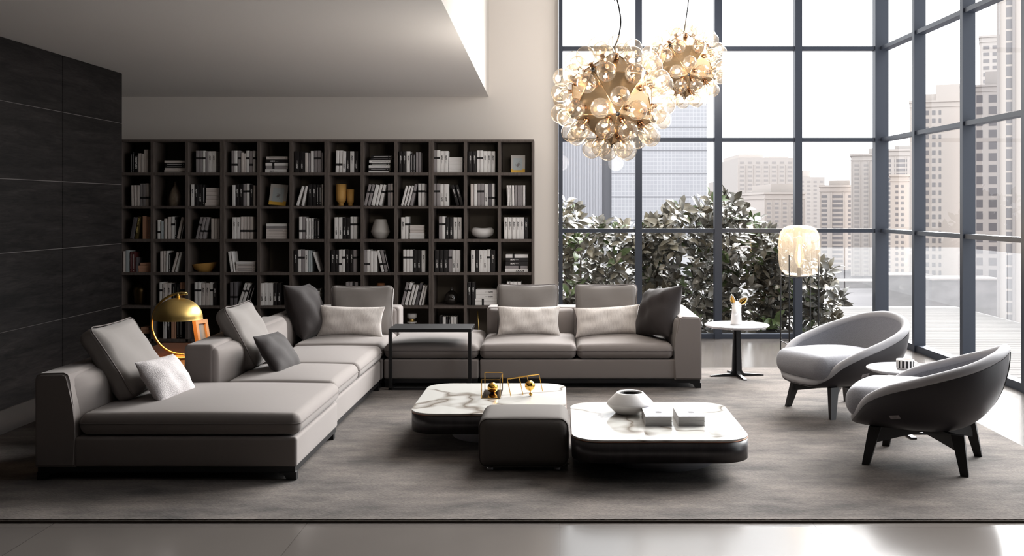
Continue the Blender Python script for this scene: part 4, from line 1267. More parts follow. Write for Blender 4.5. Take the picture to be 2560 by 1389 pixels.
chandelier('larger, nearer bubble glass chandelier with warm bulbs, hanging lower', c1, (.10, -.96, .24), -3,
           [(2 * k, 0, .33), (5 * k, 0, .38), (14 * k, 0, 150 * k), (21 * k, 0, 190 * k), (17 * k, 0, 225 * k), (9 * k, 0, 262 * k), (3 * k, .05, 330 * k), (-5 * k, .0, 5.6 - c1[2])], (0.0, 5.6 - c1[2]))
Yc = 10.7; c2 = (gx(1711, Yc), Yc, gz(162, Yc)); k = Yc / F
chandelier('smaller looking, farther bubble glass chandelier hanging higher on the right', c2, (.02, -.97, .22), 0,
           [(0, 0, .34), (1 * k, 0, 92 * k), (5 * k, 0, 120 * k), (9 * k, 0, 150 * k), (10 * k, 0, 175 * k), (4 * k, .05, 215 * k), (0, 0, 5.6 - c2[2])], (0.0, 5.6 - c2[2]))

# ------------------------------------------------------------------ console, brass lamp, orange frame
t = thing('console', 'low walnut console behind the sofa backs, carrying the brass lamp', 'console', (-2.86, 7.55, RUG))
bm = B(); box(bm, -.36, .36, -.75, .75, .359, .384, bev=.003); obj('top', bm, wood_warm, t)
for y in (-.72, .72):
    bm = B(); box(bm, -.35, .35, y - .02, y + .02, 0, .359); obj('side_panel', bm, wood_warm, t)
bm = B(); box(bm, -.34, .34, -.70, .70, .12, .14); obj('shelf', bm, wood_warm, t)
lamp = thing('table_lamp', 'brass dome table lamp on a ring shaped arm behind the sofa', 'lamp', (gx(445, 7.5), 7.5, .40))
kk = 7.5 / F
bm = B(); dome = []
for i in range(15):
    a = PI / 2 * i / 14; dome.append((max(.012, .172 * math.cos(a)), .285 + .150 * math.sin(a)))
inner = [(max(.010, r * .985), z - .003) for r, z in reversed(dome)]
lathe(bm, [(.174, .278)] + dome + [(.012, .436)] + inner[1:] + [(.171, .278)], 64)
obj('dome_shade', bm, brass, lamp, True)
bm = B(); lathe(bm, [(0, .432), (.013, .432), (.013, .464), (.010, .468), (0, .468)], 20); obj('finial', bm, brass, lamp, True)
arc = []
cx, cz, ra = .035, .245, .228
for i in range(37):
    a = R(82 + (272 - 82) * i / 36)
    arc.append((cx + ra * math.cos(a), 0, cz + ra * math.sin(a) * .985))
bm = B(); tube(bm, [(0.005, 0, .462)] + arc, .009, 8, flat=1.0, up=(0, 1, 0)); obj('arm', bm, brass, lamp, True)
bm = B(); lathe(bm, [(0, 0), (.125, 0), (.125, .012), (.120, .016), (0, .016)], 48); obj('base', bm, brass, lamp, True, loc=(.045, 0, 0))
bm = B(); sphere(bm, (0, 0, .345), .03, 20, 12); obj('bulb', bm, glow('table_lamp_bulb', (1, .62, .3, 1), 14), lamp, True)
L = bpy.data.lights.new('table_lamp_light', 'POINT'); L.energy = 8; L.color = (1, .52, .22); L.shadow_soft_size = .03
q = bpy.data.objects.new('table_lamp_light', L); link(q, lamp); q.location = (.02, 0, .33)
bm = B(); tube(bm, [(-.02, -.06, .02), (-.12, -.09, .006), (-.25, -.12, .006), (-.32, -.2, .006)], .004, 6)
tag(obj('cable', bm, white_ceramic, lamp, True), 'pale cable')
fr = thing('photo_frame', 'narrow orange wooden frame standing behind the left sofa back', 'frame', (gx(508, 7.75), 7.78, .40), R(58))
orange = mat('honey_wood', rgb(205, 150, 92), .45)
bm = B(); Mx = Matrix.Rotation(R(-13), 4, 'X')
for a in ((-.055, -.033, 0, .245), (.033, .055, 0, .245)): box(bm, a[0], a[1], -.02, .02, a[2], a[3], mtx=Mx)
box(bm, -.033, .033, -.02, .02, 0, .03, mtx=Mx); box(bm, -.033, .033, -.02, .02, .215, .245, mtx=Mx)
obj('frame', bm, orange, fr)
bm = B(); box(bm, -.033, .033, .0, .012, .03, .215, mtx=Mx); obj('picture', bm, paper_blue, fr)

# ------------------------------------------------------------------ bookcases: four units of three columns and six rows
YS = 11.2; KS = YS / F
SH = [431, 514.2, 597.3, 680.4, 763.6, 847.4]          # photo rows of the shelf tops
ZSH = [gz(p, YS) for p in SH]
def X_(px): return gx(px, YS)
edges = [295, 555.5, 816.5, 1077.5, 1334.5]
divs = [(380, 466), (646, 727), (905, 989), (1163, 1248)]
names_u = ['leftmost', 'second from left', 'third from left', 'rightmost']
DEP = .40
units = []
for u in range(4):
    x0, x1 = X_(edges[u]) + .001, X_(edges[u + 1]) - .001
    t = thing('bookcase', '%s of four tall grey brown open bookcases along the back wall' % names_u[u], 'bookcase', ((x0 + x1) / 2, YS, 0), group='open bookcases along the back wall')
    ox = (x0 + x1) / 2
    ztop = gz(348, YS); th = .026; pw_ = .024
    for a, b in ((x0, x0 + pw_), (x1 - pw_, x1)):
        bm = B(); box(bm, a - ox, b - ox, 0, DEP, 0, ztop, bev=.0015); obj('side_panel', bm, shelf_wood, t)
    dv = [X_(d) for d in divs[u]]
    for d in dv:
        bm = B(); box(bm, d - ox - .016, d - ox + .016, .002, DEP - .01, ZSH[5], ztop - th); obj('divider', bm, shelf_wood, t)
    bm = B(); box(bm, x0 - ox + pw_, x1 - ox - pw_, 0, DEP, ztop - th, ztop); obj('top_panel', bm, shelf_wood, t)
    cols_ = [(x0 + pw_, dv[0] - .016), (dv[0] + .016, dv[1] - .016), (dv[1] + .016, x1 - pw_)]
    for i, z in enumerate(ZSH):
        for a, b in cols_:
            bm = B(); box(bm, a - ox, b - ox, .003, DEP - .01, z - .030, z); obj('shelf', bm, shelf_wood, t)
    bm = B(); box(bm, x0 - ox + pw_, x1 - ox - pw_, DEP - .01, DEP, 0, ztop - th); obj('back_panel', bm, shelf_back, t)
    bm = B(); box(bm, x0 - ox + pw_, x1 - ox - pw_, .03, .05, 0, ZSH[5] - .03); obj('plinth', bm, shelf_wood, t)
    units.append(t)

# books ------------------------------------------------------------
T_ALDO = text_mesh([('ALDO', .0185, .0011, 0), ('coppola', .0105, 0, .054)], 'spine_lettering')
T_CENT = text_mesh([('CENTURY', .030, .0014, 0)], 'spine_lettering')
T_ROCK = text_mesh([('ROCKY', .026, .0012, 0)], 'spine_lettering')
T_URB = text_mesh([('URBAN', .020, .0008, 0), ('HOTELS', .020, .0008, .085)], 'spine_lettering')
def lettering(me, m, nm):
    k = me.copy(); k.materials.clear(); k.materials.append(m); k.name = nm; return k
L_B, L_W = lettering(T_ALDO, ink_black, 'dark_lettering'), lettering(T_ALDO, ink_white, 'white_lettering')
T_CENT.materials.append(ink_white); T_ROCK.materials.append(ink_black); T_URB.materials.append(ink_gold)
bmk = B(); box(bmk, -.085, .075, -.0007, 0, -.002, .002); box(bmk, -.11, -.098, -.0007, 0, -.002, .002)
LINE = bpy.data.meshes.new('spine_line'); bmk.to_mesh(LINE); bmk.free()
LN_G, LN_W = lettering(LINE, ink_grey, 'grey_line'), lettering(LINE, ink_white, 'white_line')
COV = {'w': (paper_white, 'white'), 'c': (paper_warm, 'cream'), 'g': (paper_grey, 'grey'), 'd': (paper_dgrey, 'dark grey'), 'k': (paper_black, 'black'), 'o': (paper_salmon, 'salmon'),
       'm': (paper_maroon, 'maroon'), 'v': (paper_olive, 'olive'), 'b': (paper_blue, 'pale blue')}
bkm = {}
def book_mesh(cm, th, h, dp):
    key = (cm.name, round(th, 4), round(h, 4), round(dp, 3))
    if key in bkm: return bkm[key]
    bm = B(); e = min(.0025, th * .14)
    # rounded spine and boards, page block set back on three sides
    prof = [(-th / 2, dp), (-th / 2, .004), (-th / 2 + .002, .0012), (0, 0), (th / 2 - .002, .0012), (th / 2, .004), (th / 2, dp), (th / 2 - e, dp), (th / 2 - e, .006), (-th / 2 + e, .006), (-th / 2 + e, dp)]
    prism(bm, prof, 0, h, axis='z')
    box(bm, -th / 2 + e, th / 2 - e, .006, dp - .005, .004, h - .004, 1)
    me = bpy.data.meshes.new('book'); bmesh.ops.recalc_face_normals(bm, faces=bm.faces); bm.to_mesh(me); bm.free()
    me.materials.append(cm); me.materials.append(page_mat)
    bkm[key] = me
    return me
ORD = ['', 'first', 'second', 'third', 'fourth', 'fifth', 'sixth', 'seventh', 'eighth', 'ninth', 'tenth', 'eleventh', 'twelfth']
ROWN = ['', 'top row', 'second row', 'third row', 'fourth row', 'fifth row', 'bottom row']
NBOOK = [0]
def put_book(style, th, h, mtx, label, rnd):
    cm, cn = COV[style[0]]
    dp = .17 if h > .2 else .14
    NBOOK[0] += 1
    o = bpy.data.objects.new('book', book_mesh(cm, th, h, dp)); link(o)
    o.matrix_world = mtx
    tag(o, label, 'book', 'books in the bookcases')
    s = style[1:]
    dark = style[0] in 'kmvd'
    def child(nm, me, mt):
        q = bpy.data.objects.new(nm, me); link(q, o); q.matrix_local = mt
    RX = Matrix.Rotation(R(90), 4, 'X')
    if s and s[0] in 'UL':
        z = h * (.65 if s[0] == 'U' else .36)
        key = ('band', round(th, 4))
        if key not in bkm:
            bm = B(); box(bm, -th / 2 - .0006, th / 2 + .0006, -.0006, dp * .9, -.0115, .0115)
            me = bpy.data.meshes.new('band'); bmesh.ops.recalc_face_normals(bm, faces=bm.faces); bm.to_mesh(me); bm.free(); me.materials.append(ink_black); bkm[key] = me
        child('paper_band', bkm[key], Matrix.Translation((0, 0, z)))
    elif s and s[0] in 'TB':
        me = L_W if dark else L_B
        if s[0] == 'T': child('spine_lettering', me, Matrix.Translation((0, -.0009, h * .79)) @ Matrix.Rotation(R(90), 4, 'Y') @ RX)
        else: child('spine_lettering', me, Matrix.Translation((0, -.0009, h * .20)) @ Matrix.Rotation(R(-90), 4, 'Y') @ RX)
    elif s == 'C': child('spine_lettering', T_CENT, Matrix.Translation((0, -.0009, h * .93)) @ Matrix.Rotation(R(90), 4, 'Y') @ RX)
    elif s == 'R': child('spine_lettering', T_ROCK, Matrix.Translation((0, -.0009, h * .18)) @ Matrix.Rotation(R(-90), 4, 'Y') @ RX)
    elif s == 'H': child('spine_lettering', T_URB, Matrix.Translation((0, -.0009, h * .28)) @ Matrix.Rotation(R(-90), 4, 'Y') @ RX)
    elif s == 'S' or (style == 'k'):
        child('spine_lettering', LN_W if dark else LN_G, Matrix.Translation((0, 0.0004, h * .55)) @ Matrix.Rotation(R(-90), 4, 'Y'))
    return o
def words_of(style):
    n = COV[style[0]][1]; s = style[1:]
    if s[:1] in ('U', 'L') and s: return n + ' book with black band'
    if s[:1] in ('T', 'B') and s: return n + ' lettered book'
    if s == 'C': return 'black CENTURY book'
    if s == 'R': return 'white book with upside down capitals'
    if s == 'H': return 'olive URBAN HOTELS book'
    return 'plain ' + n + ' book'
def px_of(g, zx):
    if g in 'ABCD':
        o_, sc = {'A': (300, 7.715), 'B': (550, 7.719), 'C': (810, 7.719), 'D': (1070, 7.719)}[g]
    else:
        o_, sc = {'E': (300, 5.145), 'F': (660, 5.145), 'G': (980, 5.145)}[g]
    return o_ + zx / sc, sc
BOT = {1: 664, 2: 1304, 3: 633, 4: 1273, 5: 893, 6: 1325}
YBK = YS + .045
def cell(row, col, g, ups=(), stack=()):
    """ups: (x0, x1, top, style[, lean]) left to right; stack: (x0, x1, top, bottom, style) top to bottom, in measured units"""
    rnd = random.Random(row * 50 + col)
    zf = ZSH[row - 1]; bot = BOT[row]; where = '%s, %s bookcase column' % (ROWN[row], ORD[col])
    for i, b in enumerate(ups):
        x0, x1, top, st = b[:4]; lean = b[4] if len(b) > 4 else 0
        p0, sc = px_of(g, x0); p1, _ = px_of(g, x1); u = 1 / sc
        K = YBK / F
        th = max(.008, (p1 - p0) * K - .0012)
        hh = (bot - top) * u * KS
        a = math.atan2(lean, bot - top)
        th_ = th * math.cos(a); h_ = hh / math.cos(a) - (th_ * abs(math.sin(a)) if lean else 0) 
        xc = gx((p0 + p1) / 2, YBK)
        m_ = Matrix.Translation((xc, YBK + rnd.uniform(0, .006), zf + th_ / 2 * abs(math.sin(a)) + .0004)) @ Matrix.Rotation(a, 4, 'Y')
        put_book(st, th_, h_, m_, '%s, %s from left, %s' % (words_of(st) + (' leaning' if lean and abs(lean) > 30 else ''), ORD[i + 1], where), rnd)
    n = len(stack); z = zf
    for i in range(n - 1, -1, -1):
        x0, x1, top, b_, st = stack[i]
        p0, sc = px_of(g, x0); p1, _ = px_of(g, x1); K = YBK / F
        nxt = stack[i + 1][2] if i < n - 1 else bot
        th = (nxt - top) / sc * KS - .0008
        L = (p1 - p0) * K
        pos = {1: 'topmost', n: 'lowest'}.get(i + 1, ORD[i + 1] + ' from top')
        m_ = Matrix.Translation((gx(p1, YBK), YBK + rnd.uniform(0, .008), z + th / 2)) @ Matrix.Rotation(R(-90), 4, 'Y')
        put_book(st, th, L, m_, '%s, %s in the stack, %s' % (words_of(st), pos, where), rnd)
        z += th + .0006
def st_(x0, x1, rows, styles):
    return [(x0, x1, a, b, s) for (a, b), s in zip(rows, styles)]
cell(1, 1, 'A', [(205, 225, 300, 'k'), (240, 262, 260, 'k'), (275, 340, 330, 'kC'), (345, 400, 290, 'c'), (405, 455, 300, 'c'), (460, 535, 218, 'cS')])
cell(1, 2, 'A', [], [(855, 1255, 425, 470, 'c'), (870, 1240, 476, 520, 'kS'), (870, 1240, 522, 566, 'kS'), (860, 1255, 570, 610, 'c'), (850, 1255, 614, 637, 'c'), (850, 1255, 639, 662, 'c')])
cell(1, 3, 'A', [(1460, 1515, 240, 'gU'), (1520, 1580, 240, 'gU'), (1590, 1640, 240, 'wU'), (1645, 1695, 265, 'g'), (1697, 1765, 250, 'wT'), (1768, 1845, 250, 'wT')])
cell(2, 1, 'A', [(215, 262, 905, 'c', -7), (270, 318, 905, 'c', -5), (325, 372, 905, 'c'), (382, 432, 875, 'gL'), (437, 495, 875, 'gL'), (500, 555, 870, 'cL')])
cell(2, 3, 'A', [(1360, 1430, 890, 'wT'), (1435, 1505, 890, 'kT'), (1510, 1580, 890, 'kB'), (1585, 1628, 900, 'k')],
     [(1660, 1915, 952, 1022, 'c'), (1662, 1915, 1025, 1100, 'c'), (1660, 1915, 1105, 1175, 'c'), (1655, 1915, 1180, 1240, 'c'), (1640, 1915, 1245, 1302, 'c')])
cell(3, 1, 'A', [(185, 262, 210, 'd', 75), (275, 330, 200, 'vH', 68), (430, 508, 190, 'o'), (518, 585, 208, 'oS')])
cell(3, 2, 'A', [(718, 772, 265, 'wL'), (780, 835, 290, 'b'), (850, 900, 240, 'c'), (915, 975, 208, 'c'), (985, 1050, 203, 'wU'), (1055, 1082, 210, 'k'), (1086, 1136, 210, 'c', 95), (1165, 1188, 390, 'k', 45)])
cell(3, 3, 'A', [(1450, 1505, 210, 'gU', 95), (1515, 1570, 210, 'gL', 95), (1580, 1635, 210, 'gL', 95), (1752, 1812, 240, 'c'), (1818, 1875, 240, 'c'), (1880, 1912, 240, 'c')])
cell(4, 1, 'A', [(52, 100, 870, 'c'), (105, 178, 855, 'b'), (190, 232, 885, 'mS'), (236, 290, 890, 'mS'), (296, 340, 990, 'd')], [(388, 600, 1092, 1145, 'o'), (352, 600, 1148, 1205, 'o'), (355, 600, 1210, 1272, 'o')])
cell(4, 2, 'A', [(770, 825, 872, 'c'), (832, 872, 872, 'c'), (880, 928, 868, 'w', 6), (942, 968, 900, 'kS'), (985, 1030, 890, 'c', 105), (1048, 1090, 885, 'w', 108)])
cell(1, 4, 'B', [(215, 265, 240, 'gL'), (270, 332, 240, 'wL'), (340, 390, 240, 'gU'), (403, 450, 278, 'c'), (455, 500, 290, 'c'), (502, 560, 240, 'wU'), (565, 625, 245, 'gL'), (632, 680, 240, 'wU')])
cell(1, 5, 'B', [], [(890, 1300, 348, 400, 'cS'), (880, 1310, 408, 465, 'kT'), (878, 1310, 472, 530, 'wU'), (880, 1305, 532, 592, 'gU'), (872, 1285, 597, 662, 'wT')])
cell(1, 6, 'B', [(1440, 1530, 250, 'kB'), (1535, 1625, 255, 'kB'), (1637, 1690, 280, 'c'), (1697, 1740, 285, 'g'), (1747, 1805, 245, 'w'), (1812, 1878, 240, 'gU'), (1882, 1945, 240, 'gU'), (1955, 1978, 280, 'g')])
cell(2, 4, 'B', [(232, 292, 900, 'w'), (298, 365, 890, 'kT'), (370, 440, 890, 'kT'), (445, 505, 878, 'gU'), (510, 565, 875, 'wU'), (572, 635, 890, 'kT'), (640, 680, 905, 'c')])
cell(2, 6, 'B', [(1462, 1510, 920, 'w', 118), (1565, 1612, 915, 'w', 84), (1700, 1770, 890, 'kT'), (1775, 1850, 890, 'kT'), (1855, 1905, 895, 'kS'), (1910, 1952, 895, 'kS'), (1957, 1982, 890, 'c')])
cell(3, 4, 'B', [(228, 302, 215, 'wT', 8), (308, 382, 215, 'wT', 6), (392, 447, 203, 'cL'), (452, 512, 203, 'cL'), (515, 572, 203, 'cL'), (578, 637, 203, 'cL')])
cell(3, 5, 'B', [], st_(890, 1285, [(333, 380), (385, 430), (435, 480), (485, 530), (535, 583), (588, 632)], ['w', 'gS', 'cS', 'c', 'c', 'c']))
cell(3, 6, 'B', [(1522, 1578, 205, 'wL'), (1580, 1645, 205, 'gL'), (1650, 1695, 235, 'wS'), (1700, 1750, 235, 'wS'), (1755, 1805, 235, 'wS'), (1812, 1860, 240, 'kS'), (1865, 1920, 240, 'kS')])
cell(4, 4, 'B', [(205, 252, 875, 'w', -58), (262, 296, 880, 'w', -58)], st_(305, 676, [(1068, 1117), (1120, 1170), (1172, 1220), (1223, 1272)], ['w', 'cS', 'cS', 'cS']))
cell(4, 6, 'B', [(1425, 1495, 850, 'kT'), (1502, 1560, 842, 'wU'), (1562, 1630, 845, 'gU'), (1633, 1695, 855, 'wT'), (1698, 1728, 860, 'b'), (1730, 1768, 865, 'b'), (1905, 1948, 885, 'w', -128)])
cell(1, 7, 'C', [(219, 280, 235, 'wL', 14), (287, 347, 235, 'wL', 14), (352, 416, 250, 'wB', 10), (425, 492, 250, 'kB'), (500, 580, 250, 'wT'), (588, 660, 250, 'kB')])
cell(1, 8, 'C', [], [(905, 1310, 325, 370, 'kS'), (905, 1300, 373, 415, 'kS'), (872, 1278, 420, 470, 'wS'), (890, 1260, 473, 517, 'kS'), (862, 1265, 520, 570, 'wS'), (860, 1260, 573, 617, 'kS'), (858, 1245, 622, 662, 'w')])
cell(1, 9, 'C', [(1445, 1510, 250, 'kT'), (1515, 1580, 250, 'kT'), (1587, 1660, 250, 'wT'), (1668, 1710, 300, 'kS'), (1715, 1760, 300, 'kS'), (1770, 1815, 270, 'g'), (1818, 1868, 270, 'g')])
cell(2, 8, 'C', [(765, 820, 885, 'gU', 98), (835, 888, 885, 'gU', 98), (905, 978, 890, 'w', 98), (988, 1040, 885, 'w', 98), (1052, 1106, 890, 'wU', 98), (1230, 1285, 878, 'gU'), (1290, 1330, 875, 'cU')])
cell(2, 9, 'C', [(1480, 1525, 910, 'w', 100), (1540, 1580, 910, 'w', 100), (1595, 1640, 910, 'w', 100), (1652, 1708, 880, 'gU', 100), (1815, 1875, 875, 'wU'), (1882, 1945, 875, 'wU'), (1950, 1978, 885, 'gU')])
cell(3, 7, 'C', [(200, 275, 215, 'wB'), (278, 352, 215, 'wB'), (357, 428, 220, 'kB'), (432, 500, 220, 'kB'), (508, 568, 203, 'wU'), (572, 632, 203, 'wU')])
cell(3, 9, 'C', [(1485, 1560, 215, 'wT'), (1563, 1625, 203, 'wU')], [(1660, 1925, 362, 402, 'c'), (1658, 1925, 405, 455, 'c'), (1660, 1922, 460, 505, 'c'), (1653, 1930, 512, 568, 'w'), (1653, 1930, 573, 633, 'w')])
cell(4, 7, 'C', [(130, 208, 850, 'kT'), (213, 278, 850, 'kT'), (283, 342, 842, 'wL'), (345, 403, 842, 'wU'), (408, 492, 845, 'kT'), (498, 560, 845, 'kT'), (563, 625, 845, 'gU')])
cell(4, 8, 'C', [(765, 822, 842, 'gL'), (825, 882, 842, 'wL'), (890, 945, 865, 'w'), (948, 1018, 868, 'w'), (1108, 1160, 850, 'wL', -100), (1172, 1230, 850, 'gL', -96), (1242, 1272, 880, 'k', -90)])
cell(4, 9, 'C', [(1525, 1587, 842, 'wU'), (1590, 1648, 842, 'wU'), (1650, 1712, 842, 'wU'), (1718, 1790, 850, 'kB'), (1795, 1870, 850, 'kB'), (1880, 1950, 855, 'wT')])
cell(1, 10, 'D', [(107, 165, 230, 'gU'), (167, 228, 230, 'wU'), (230, 305, 245, 'wT'), (308, 390, 245, 'wT')], st_(398, 665, [(362, 430), (438, 505), (510, 585), (590, 660)], ['w', 'w', 'w', 'w']))
cell(1, 11, 'D', [(775, 855, 250, 'kT'), (860, 935, 250, 'kT'), (940, 1000, 235, 'wU'), (1003, 1060, 235, 'wU'), (1065, 1135, 247, 'wT'), (1140, 1215, 247, 'wT'), (1220, 1293, 250, 'wT')])
cell(2, 10, 'D', [(107, 163, 875, 'gU'), (167, 228, 875, 'gU'), (232, 305, 885, 'wB'), (308, 396, 885, 'wB'), (545, 608, 895, 'kT', -112), (622, 688, 895, 'kT', -108)])
cell(2, 11, 'D', [(820, 882, 880, 'c'), (888, 945, 878, 'w'), (950, 1015, 875, 'gU'), (1020, 1080, 875, 'gU'), (1085, 1155, 885, 'wB'), (1162, 1225, 875, 'dL'), (1228, 1285, 875, 'wL')])
cell(2, 12, 'D', [(1525, 1565, 905, 'wS', -12), (1572, 1615, 905, 'wS', -10), (1622, 1665, 905, 'w', -6), (1672, 1720, 905, 'g', -4), (1725, 1772, 905, 'gS'), (1778, 1828, 905, 'gS'), (1832, 1875, 905, 'w')])
cell(3, 10, 'D', [(208, 268, 198, 'gU'), (270, 332, 198, 'wU'), (338, 408, 215, 'kB'), (412, 485, 215, 'kB'), (490, 563, 215, 'wT'), (567, 645, 215, 'wT')])
cell(3, 12, 'D', [(1468, 1537, 215, 'wT'), (1542, 1617, 215, 'wT'), (1622, 1695, 215, 'wT'), (1698, 1772, 215, 'wT'), (1775, 1850, 215, 'wT'), (1855, 1930, 220, 'kT')])
cell(4, 10, 'D', [(130, 210, 850, 'kB'), (215, 298, 850, 'kB'), (303, 385, 850, 'kB'), (393, 460, 842, 'gU'), (465, 530, 850, 'wB'), (533, 615, 850, 'wB')])
cell(4, 11, 'D', [(828, 905, 850, 'wT'), (912, 980, 850, 'kB'), (983, 1055, 850, 'wT'), (1060, 1135, 850, 'wB'), (1140, 1197, 835, 'wU'), (1205, 1300, 850, 'kT')])
cell(4, 12, 'D', [], [(1500, 1930, 930, 995, 'wU'), (1500, 1930, 998, 1060, 'kT'), (1500, 1930, 1065, 1145, 'kT'), (1490, 1920, 1150, 1210, 'gL'), (1485, 1930, 1213, 1270, 'wR')])
cell(5, 2, 'E', [(503, 540, 600, 'wU'), (545, 595, 610, 'cT'), (598, 655, 610, 'cT'), (668, 712, 620, 'kS'), (720, 765, 620, 'kS'), (772, 803, 600, 'oU'), (806, 838, 600, 'oU')])
cell(5, 3, 'E', [(955, 995, 600, 'wU'), (1000, 1040, 600, 'wU'), (1043, 1095, 610, 'cT'), (1098, 1148, 610, 'cT'), (1152, 1192, 600, 'wU'), (1195, 1245, 620, 'kT')])
cell(5, 4, 'E', [(1412, 1452, 598, 'dL'), (1460, 1503, 598, 'dL'), (1512, 1548, 605, 'wU', 95), (1556, 1592, 605, 'wU', 95), (1604, 1630, 640, 'k', 78), (1642, 1668, 645, 'k', 74)])
cell(5, 5, 'E', [(1803, 1848, 608, 'wB'), (1850, 1898, 608, 'wB'), (1902, 1968, 608, 'wB'), (1972, 2017, 608, 'kB'), (2022, 2067, 608, 'kB')])
cell(5, 6, 'F', [], st_(500, 716, [(670, 702), (705, 750), (752, 787), (790, 836), (840, 893)], ['k', 'w', 'w', 'k', 'w']))
cell(5, 7, 'F', [(1050, 1090, 595, 'gU'), (1095, 1135, 595, 'gU'), (1140, 1168, 600, 'k'), (1170, 1206, 595, 'gU')])
cell(5, 9, 'G', [(112, 148, 600, 'gU', 72), (158, 196, 598, 'wU', 72), (208, 240, 630, 'w', 66), (250, 285, 630, 'w', 66), (295, 330, 605, 'dU', 66), (340, 368, 635, 'w', 62), (378, 402, 640, 'w', 55)])
cell(5, 11, 'G', [(970, 1015, 600, 'kT'), (1022, 1065, 600, 'kT')], [(1078, 1352, 690, 750, 'wB'), (1078, 1352, 755, 802, 'wB'), (1070, 1352, 808, 845, 'wU'), (1070, 1352, 848, 890, 'wU')])
cell(5, 12, 'G', [(1475, 1512, 590, 'w'), (1518, 1552, 592, 'w'), (1558, 1606, 592, 'w'), (1612, 1660, 592, 'w')])
cell(6, 1, 'E', [], [(268, 365, 1175, 1215, 'o'), (270, 375, 1217, 1258, 'o'), (262, 380, 1262, 1325, 'k')])
cell(6, 2, 'E', [(550, 595, 1040, 'wT'), (605, 640, 1050, 'kT'), (655, 690, 1040, 'o'), (695, 720, 1040, 'o'), (725, 760, 1050, 'k'), (765, 800, 1050, 'k')])
cell(6, 10, 'G', [(606, 642, 1035, 'kB'), (650, 690, 1045, 'w'), (693, 720, 1045, 'k'), (723, 750, 1045, 'k'), (752, 790, 1045, 'w'), (793, 828, 1045, 'w')])

# ornaments on the shelves ------------------------------------------
YO = YS + .17; KO = YO / F
def orn(name, label, cat, row, col, g, zxc, prof, m, sx=1.0, n=40):
    """lathe profile in measured units (radius, height above the shelf)"""
    pc, sc = px_of(g, zxc)
    bm = B(); lathe(bm, [(r / sc * KO, h / sc * KO) for r, h in prof], n)
    o = obj(name, bm, m, None, True, loc=(gx(pc, YO), YO, ZSH[row - 1]))
    return tag(o, label, cat)
bottle_m = mat('mottled_stoneware', rgb(150, 136, 118), .35, var=(rgb(112, 98, 86), 14, U3, .4, .65))
orn('bottle_vase', 'mottled beige bottle vase with a thin neck, second row of the bookcase', 'vase', 2, 2, 'A', 1070, [(0, 0), (112, 0), (118, 10), (122, 120), (112, 220), (70, 320), (30, 390), (17, 420), (17, 468), (12, 468), (12, 420), (0, 380)], bottle_m)
orn('goblet_vase', 'taller ochre footed cup vase, second row of the bookcase', 'vase', 2, 7, 'C', 331, [(0, 0), (48, 0), (50, 35), (46, 45), (60, 60), (88, 95), (96, 160), (100, 418), (94, 418), (90, 160), (70, 90), (0, 70)], yellow_ceramic)
orn('goblet_vase', 'shorter ochre footed cup vase beside the taller one', 'vase', 2, 7, 'C', 509, [(0, 0), (40, 0), (42, 28), (38, 34), (52, 48), (66, 75), (68, 120), (71, 316), (66, 316), (62, 120), (50, 80), (0, 60)], yellow_ceramic)
orn('ceramic_vase', 'pale grey angular ceramic vase in the third bookcase row', 'vase', 3, 8, 'C', 1090, [(0, 0), (115, 0), (122, 8), (176, 112), (185, 136), (178, 156), (115, 366), (111, 376), (105, 376), (105, 360), (160, 140), (0, 40)], grey_ceramic)
orn('round_flask', 'smoked glass round flask with a short neck, fifth bookcase row', 'vase', 5, 10, 'G', 768, [(0, 0), (70, 0), (84, 18), (97, 70), (88, 118), (58, 152), (28, 172), (20, 190), (20, 205), (26, 214), (20, 214), (14, 190), (24, 168), (52, 146), (80, 114), (88, 70), (76, 22), (0, 10)], mat('smoky_black_glass', rgb(34, 31, 28), .08, spec=.8, coat=.5))
orn('jar', 'dark round jar with a dull brass shoulder, fifth row, leftmost bookcase', 'jar', 5, 1, 'E', 262, [(0, 0), (66, 0), (74, 20), (80, 130), (84, 160), (82, 205), (52, 230), (36, 238), (34, 258), (0, 258)], mat('dull_bronze', rgb(110, 92, 62), .35, metal=.9))
orn('faceted_bowl', 'copper faceted bowl peeking over the corner sofa cushion', 'bowl', 5, 8, 'F', 1503, [(0, 0), (70, 0), (96, 60), (100, 150), (62, 222), (48, 272), (44, 272), (50, 200), (0, 60)], mat('copper_glaze', rgb(206, 140, 100), .35, metal=.5), n=8)
# slanted ochre bowl
pc, sc = px_of('A', 1637)
bm = B(); q = 1 / sc * KO
lathe(bm, [(0, 0), (132, 0), (138, 4), (205, 70), (243, 150), (246, 158), (238, 158), (198, 76), (130, 14), (0, 12)], 56)
for v in bm.verts:
    v.co.z += (v.co.x * .10 if v.co.z > 30 else 0)
    v.co *= q; v.co.y *= .62
tag(obj('bowl', bm, yellow_ceramic, None, True, loc=(gx(pc, YO), YO, ZSH[3])), 'ochre slanted rim bowl in the fourth row of the leftmost bookcase', 'bowl')
# white organic bowl
pc, sc = px_of('D', 1055)
bm = B(); q = 1 / sc * KO
lathe(bm, [(0, 0), (70, 2), (140, 30), (200, 75), (222, 125), (212, 165), (180, 195), (140, 205), (100, 190), (0, 165)], 56)
for v in bm.verts:
    if v.co.z > 120: v.co.z += 10 * math.cos(2 * v.co.x / 150) * -1 + 8
    v.co *= q; v.co.y *= .75
tag(obj('bowl', bm, white_ceramic, None, True, loc=(gx(pc, YO), YO, ZSH[2])), 'white soft pebble shaped bowl in the third row of the rightmost bookcase', 'bowl')
